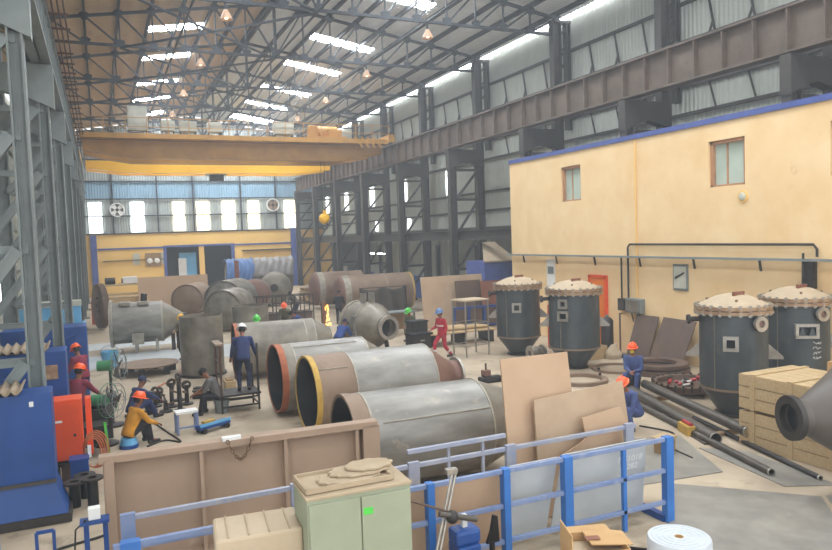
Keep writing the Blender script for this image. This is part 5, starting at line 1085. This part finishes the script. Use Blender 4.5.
    bo = skinned(body, 'body', 'skin', .0115, 2); jo = skinned(jk, 'jacket', 'cloth_' + jacket, .022, 4); to = skinned(trs, 'trousers', 'cloth_' + trousers, .022, 4)
    for s in (-1, 1): G().ball(head + hf*.088 + hx*.032*s + hup*.012, .0125, 8, 6).obj('eye', 'eye', bo)
    hm = Matrix((( hx.x, hf.x, hup.x, 0), (hx.y, hf.y, hup.y, 0), (hx.z, hf.z, hup.z, 0), (0, 0, 0, 1))); hm.translation = head
    if hat:
        hg = G(); hg.lathe([(.06, -.075), (.078, -.03), (.083, .03), (.07, .08), (.001, .1)], 18, hm @ tr(0, -.03, 0)); hg.obj('hair', 'hair', t, True)
        g = G(); pr = [(.118, .045), (.122, .07), (.115, .115), (.09, .155), (.05, .178), (.001, .186)]
        g.lathe(pr, 24, hm @ Matrix.Diagonal((1, 1.15, 1, 1))); g.lathe([(.118, .045), (.15, .035), (.15, .045), (.118, .058)], 24, hm @ Matrix.Diagonal((1, 1.15, 1, 1)), 0, True); g.box((0, -.0, .17), (.03, .2, .03), hm); g.box((0, .165, .042), (.15, .06, .012), hm)
        g.obj('hard_hat', 'hat_' + hat, t, True)
    else:
        g = G(); g.lathe([(.088, -.02), (.09, .04), (.082, .09), (.05, .122), (.001, .132)], 20, hm @ tr(0, -.015, 0) @ Matrix.Diagonal((.98, 1.2, 1, 1)))
        gc = g.obj('cap' if cap else 'hair', 'cloth_dark_blue' if cap else 'hair', t, True)
        if cap: G().box((0, .15, .045), (.14, .1, .012), hm).obj('cap_peak', 'cloth_dark_blue', gc)
    if mask: G().ball(head + hf*.09 - hup*.05, .055, 12, 8, (1, .8, .9)).obj('face_mask', 'mask', bo, True)
    if bands:
        for s, ft in ((1, feet[0]), (-1, feet[1])):
            hip = P + X*.09*s - up*.04; kn, an = ik(hip, ft, .43, .42, (s*.15, 1, .25)); G().cyl(an + (kn-an)*.35, an + (kn-an)*.5, .078, .078, 14).obj('reflective_band', 'reflect', to, True)
        G().loft([(chest - up*.08, X*.205, Fw*.15), (chest - up*.03, X*.207, Fw*.152)], 16).obj('reflective_band', 'reflect', jo, True)
    return t
SIT = [(.14, .42, .09), (-.14, .40, .09)]
def stand_feet(dx=.1, dy=0.): return [(dx, dy, .09), (-dx, -dy, .09)]
person('worker in red overalls and blue helmet walking in the middle distance', (11.0, 22.4, 0), math.radians(100), (0, 0, .9), .08, [(.1, .28, .1), (-.1, -.3, .12)], [(.3, .25, 1.02), (-.25, .1, .85)], 'red_suit', 'red_suit', 'blue', .25, bands=True)
person('worker in dark blue with white helmet standing on the scaffold, back turned', (3.3, 18.75, .47), math.radians(-12), (0, 0, .9), .32, stand_feet(.12), [(.34, .38, .85), (-.34, .36, .8)], 'navy', 'dark_blue', 'white', .55)
person('bare headed worker in grey shirt sitting on a bucket', (2.62, 18.55, 0), math.radians(82), (0, 0, .46), .5, [(.14, .38, .09), (-.16, .5, .09)], [(.12, .62, .52), (-.1, .6, .55)], 'grey_shirt', 'black', None, .75, shirt_short=True)
person('worker in amber shirt and orange helmet sitting on a blue stool', (.36, 16.45, 0), math.radians(-65), (0, 0, .33), .4, [(.15, .42, .09), (-.15, .45, .09)], [(.16, .58, .42), (-.12, .58, .42)], 'amber', 'black', 'orange', .3)
person('worker in navy with a cap sitting low on the floor behind the amber shirt', (.52, 18.8, 0), math.radians(-60), (0, 0, .32), .45, [(.16, .55, .09), (-.2, .62, .09)], [(.12, .75, .4), (-.1, .72, .4)], 'navy', 'navy', None, .45, cap=True)
person('worker in maroon jacket and orange helmet bending over the grinding machine', (-.68, 17.45, 0), math.radians(-35), (0, 0, .9), .2, stand_feet(.1), [(.25, .5, 1.0), (-.2, .45, 1.0)], 'maroon', 'dark_blue', 'orange', .35)
person('worker with orange helmet half hidden behind the blue enclosure', (-.62, 21.3, 0), math.radians(40), (0, 0, .9), .25, stand_feet(.1), [(.2, .35, .8), (-.2, .4, .9)], 'maroon', 'dark_blue', 'orange', .5)
person('masked worker in blue overalls and orange helmet sitting by the pipes', (13.0, 14.75, 0), math.radians(128), (0, 0, .48), .3, [(.2, .36, .09), (-.12, .42, .09)], [(.02, .42, .6), (-.08, .4, .62)], 'denim', 'denim', 'orange', .1, mask=True)
person('worker in blue overalls and orange helmet crouching behind the tan plates', (10.55, 11.95, 0), math.radians(95), (0, 0, .4), .5, [(.15, .22, .09), (-.15, .28, .09)], [(.15, .5, .4), (-.1, .5, .4)], 'denim', 'denim', 'orange', .6)
person('welder in royal blue stooping beside the open nozzle vessel', (7.95, 25.0, 0), math.radians(-50), (0, 0, .72), .85, [(.15, .1, .09), (-.15, -.35, .09)], [(.15, .7, .75), (-.1, .65, .7)], 'royal', 'navy', None, .6, cap=True)
person('worker in royal blue bending behind the long rust rimmed vessel', (7.6, 28.6, 0), math.radians(95), (0, 0, .85), .75, stand_feet(.12), [(.2, .6, .7), (-.2, .6, .7)], 'royal', 'navy', None, .9)
person('worker with orange helmet behind the row of vessels near the cage bins', (7.9, 33.0, 0), math.radians(160), (0, 0, .72), .6, [(.12, .2, .09), (-.12, .0, .09)], [(.2, .5, .5), (-.2, .5, .5)], 'olive', 'black', 'orange', .6)
person('worker with yellow helmet behind the upright shell', (2.75, 27.9, 0), math.radians(150), (0, 0, .9), .25, stand_feet(.1), [(.25, .4, 1.1), (-.2, .4, 1.0)], 'khaki', 'black', 'yellow', .4)
person('worker with green helmet behind the long rust rimmed vessel', (5.25, 26.6, 0), math.radians(170), (0, 0, .85), .45, stand_feet(.1), [(.2, .5, .8), (-.2, .5, .8)], 'khaki', 'black', 'green', .6)
person('worker with green helmet sitting beside the work table', (11.9, 26.9, 0), math.radians(120), (0, 0, .62), .55, [(.15, .3, .09), (-.15, .35, .09)], [(.15, .5, .65), (-.1, .5, .65)], 'olive', 'khaki', 'green', .5)
person('far worker in grey shirt leaning at the cage bins', (9.9, 38.6, 0), math.radians(120), (0, 0, .88), .7, stand_feet(.1), [(.2, .55, .9), (-.2, .55, .9)], 'grey_shirt', 'dark_blue', None, .6)
person('dark clothed worker standing at the dished end of long brown vessel', (11.1, 34.6, 0), math.radians(-30), (0, 0, .9), .15, stand_feet(.1), [(.2, .35, 1.0), (-.2, .35, 1.0)], 'black', 'black', None, .3)
# seats under the workers
def bucket(label, loc, r, h, m):
    t = thing('bucket_seat', label, 'bucket', loc); G().lathe([(.001, 0), (r*.85, 0), (r, h - .03), (r + .015, h - .03), (r + .015, h), (.001, h)], 24).obj('drum', m, t, True); G().tube([((r+.02)*math.cos(a), -.02 - .03*math.sin(a), h - .06 - .12*math.sin(a)) for a in [PI*k/8 for k in range(9)]], .008, 6).obj('handle', 'bright_steel', t, True)
bucket('dark bucket under the seated grey shirted worker', (2.66, 18.55, 0), .19, .34, 'column_grey')
bucket('dark bucket under the masked seated worker', (13.02, 14.8, 0), .19, .36, 'dark_steel')
bucket('low dark tin under the navy worker with cap', (.50, 18.75, 0), .16, .19, 'dark_steel')
bucket('dark drum under the seated green helmeted worker', (11.93, 26.87, 0), .2, .5, 'dark_steel')
t = thing('blue_stool', 'blue plastic stool under the amber shirted worker', 'stool', (.34, 16.4, 0)); G().lathe([(.19, .05), (.16, .2), (.16, .22), (.001, .22), (.001, .19), (.14, .19), (.17, .05)], 20).obj('shell', 'light_blue', t, True); G().ring((0, 0, .04), (0, 0, 1), .2, .16, .08, 20).obj('base_rim', 'blue_paint', t, True)
# welding sparks beside the nozzle vessel
t = thing('spark_stand', 'rusty vertical fixture with glowing welding sparks beside the royal blue welder', 'fixture', (8.1, 27.3, 0)); G().ibeam((0, 0, 0), (0, 0, 1.9), .16, .18).obj('post', 'rust_plate', t); G().box((0, 0, .03), (.5, .5, .06)).obj('base', 'rust_plate', t)
rnd = random.Random(2); g = G()
for k in range(45):
    z = rnd.uniform(.2, 1.75); g.box((.1 + rnd.gauss(0, .05), -.2 + rnd.gauss(0, .05), z), (.015, .015, rnd.uniform(.03, .12)))
o = g.obj('sparks', 'spark', t); o['kind'] = 'stuff'

# ------------------------------------------------------------------ HAZE in the hall air (welding smoke and dust)
hz = bpy.data.materials.new('haze'); hz.use_nodes = True; nt = hz.node_tree; nt.nodes.remove(nt.nodes['Principled BSDF'])
vs_ = nt.nodes.new('ShaderNodeVolumeScatter'); vs_.inputs['Color'].default_value = (.93, .97, 1, 1); vs_.inputs['Density'].default_value = HAZE; vs_.inputs['Anisotropy'].default_value = .25
nt.links.new(vs_.outputs[0], nt.nodes['Material Output'].inputs['Volume'])
MATS['haze'] = hz
hzo = tag(G().box((8, 31.5, 8), (25, 71, 16)).obj('haze', 'haze'), 'thin smoky haze filling the air of the hall', 'haze', None, 'stuff')
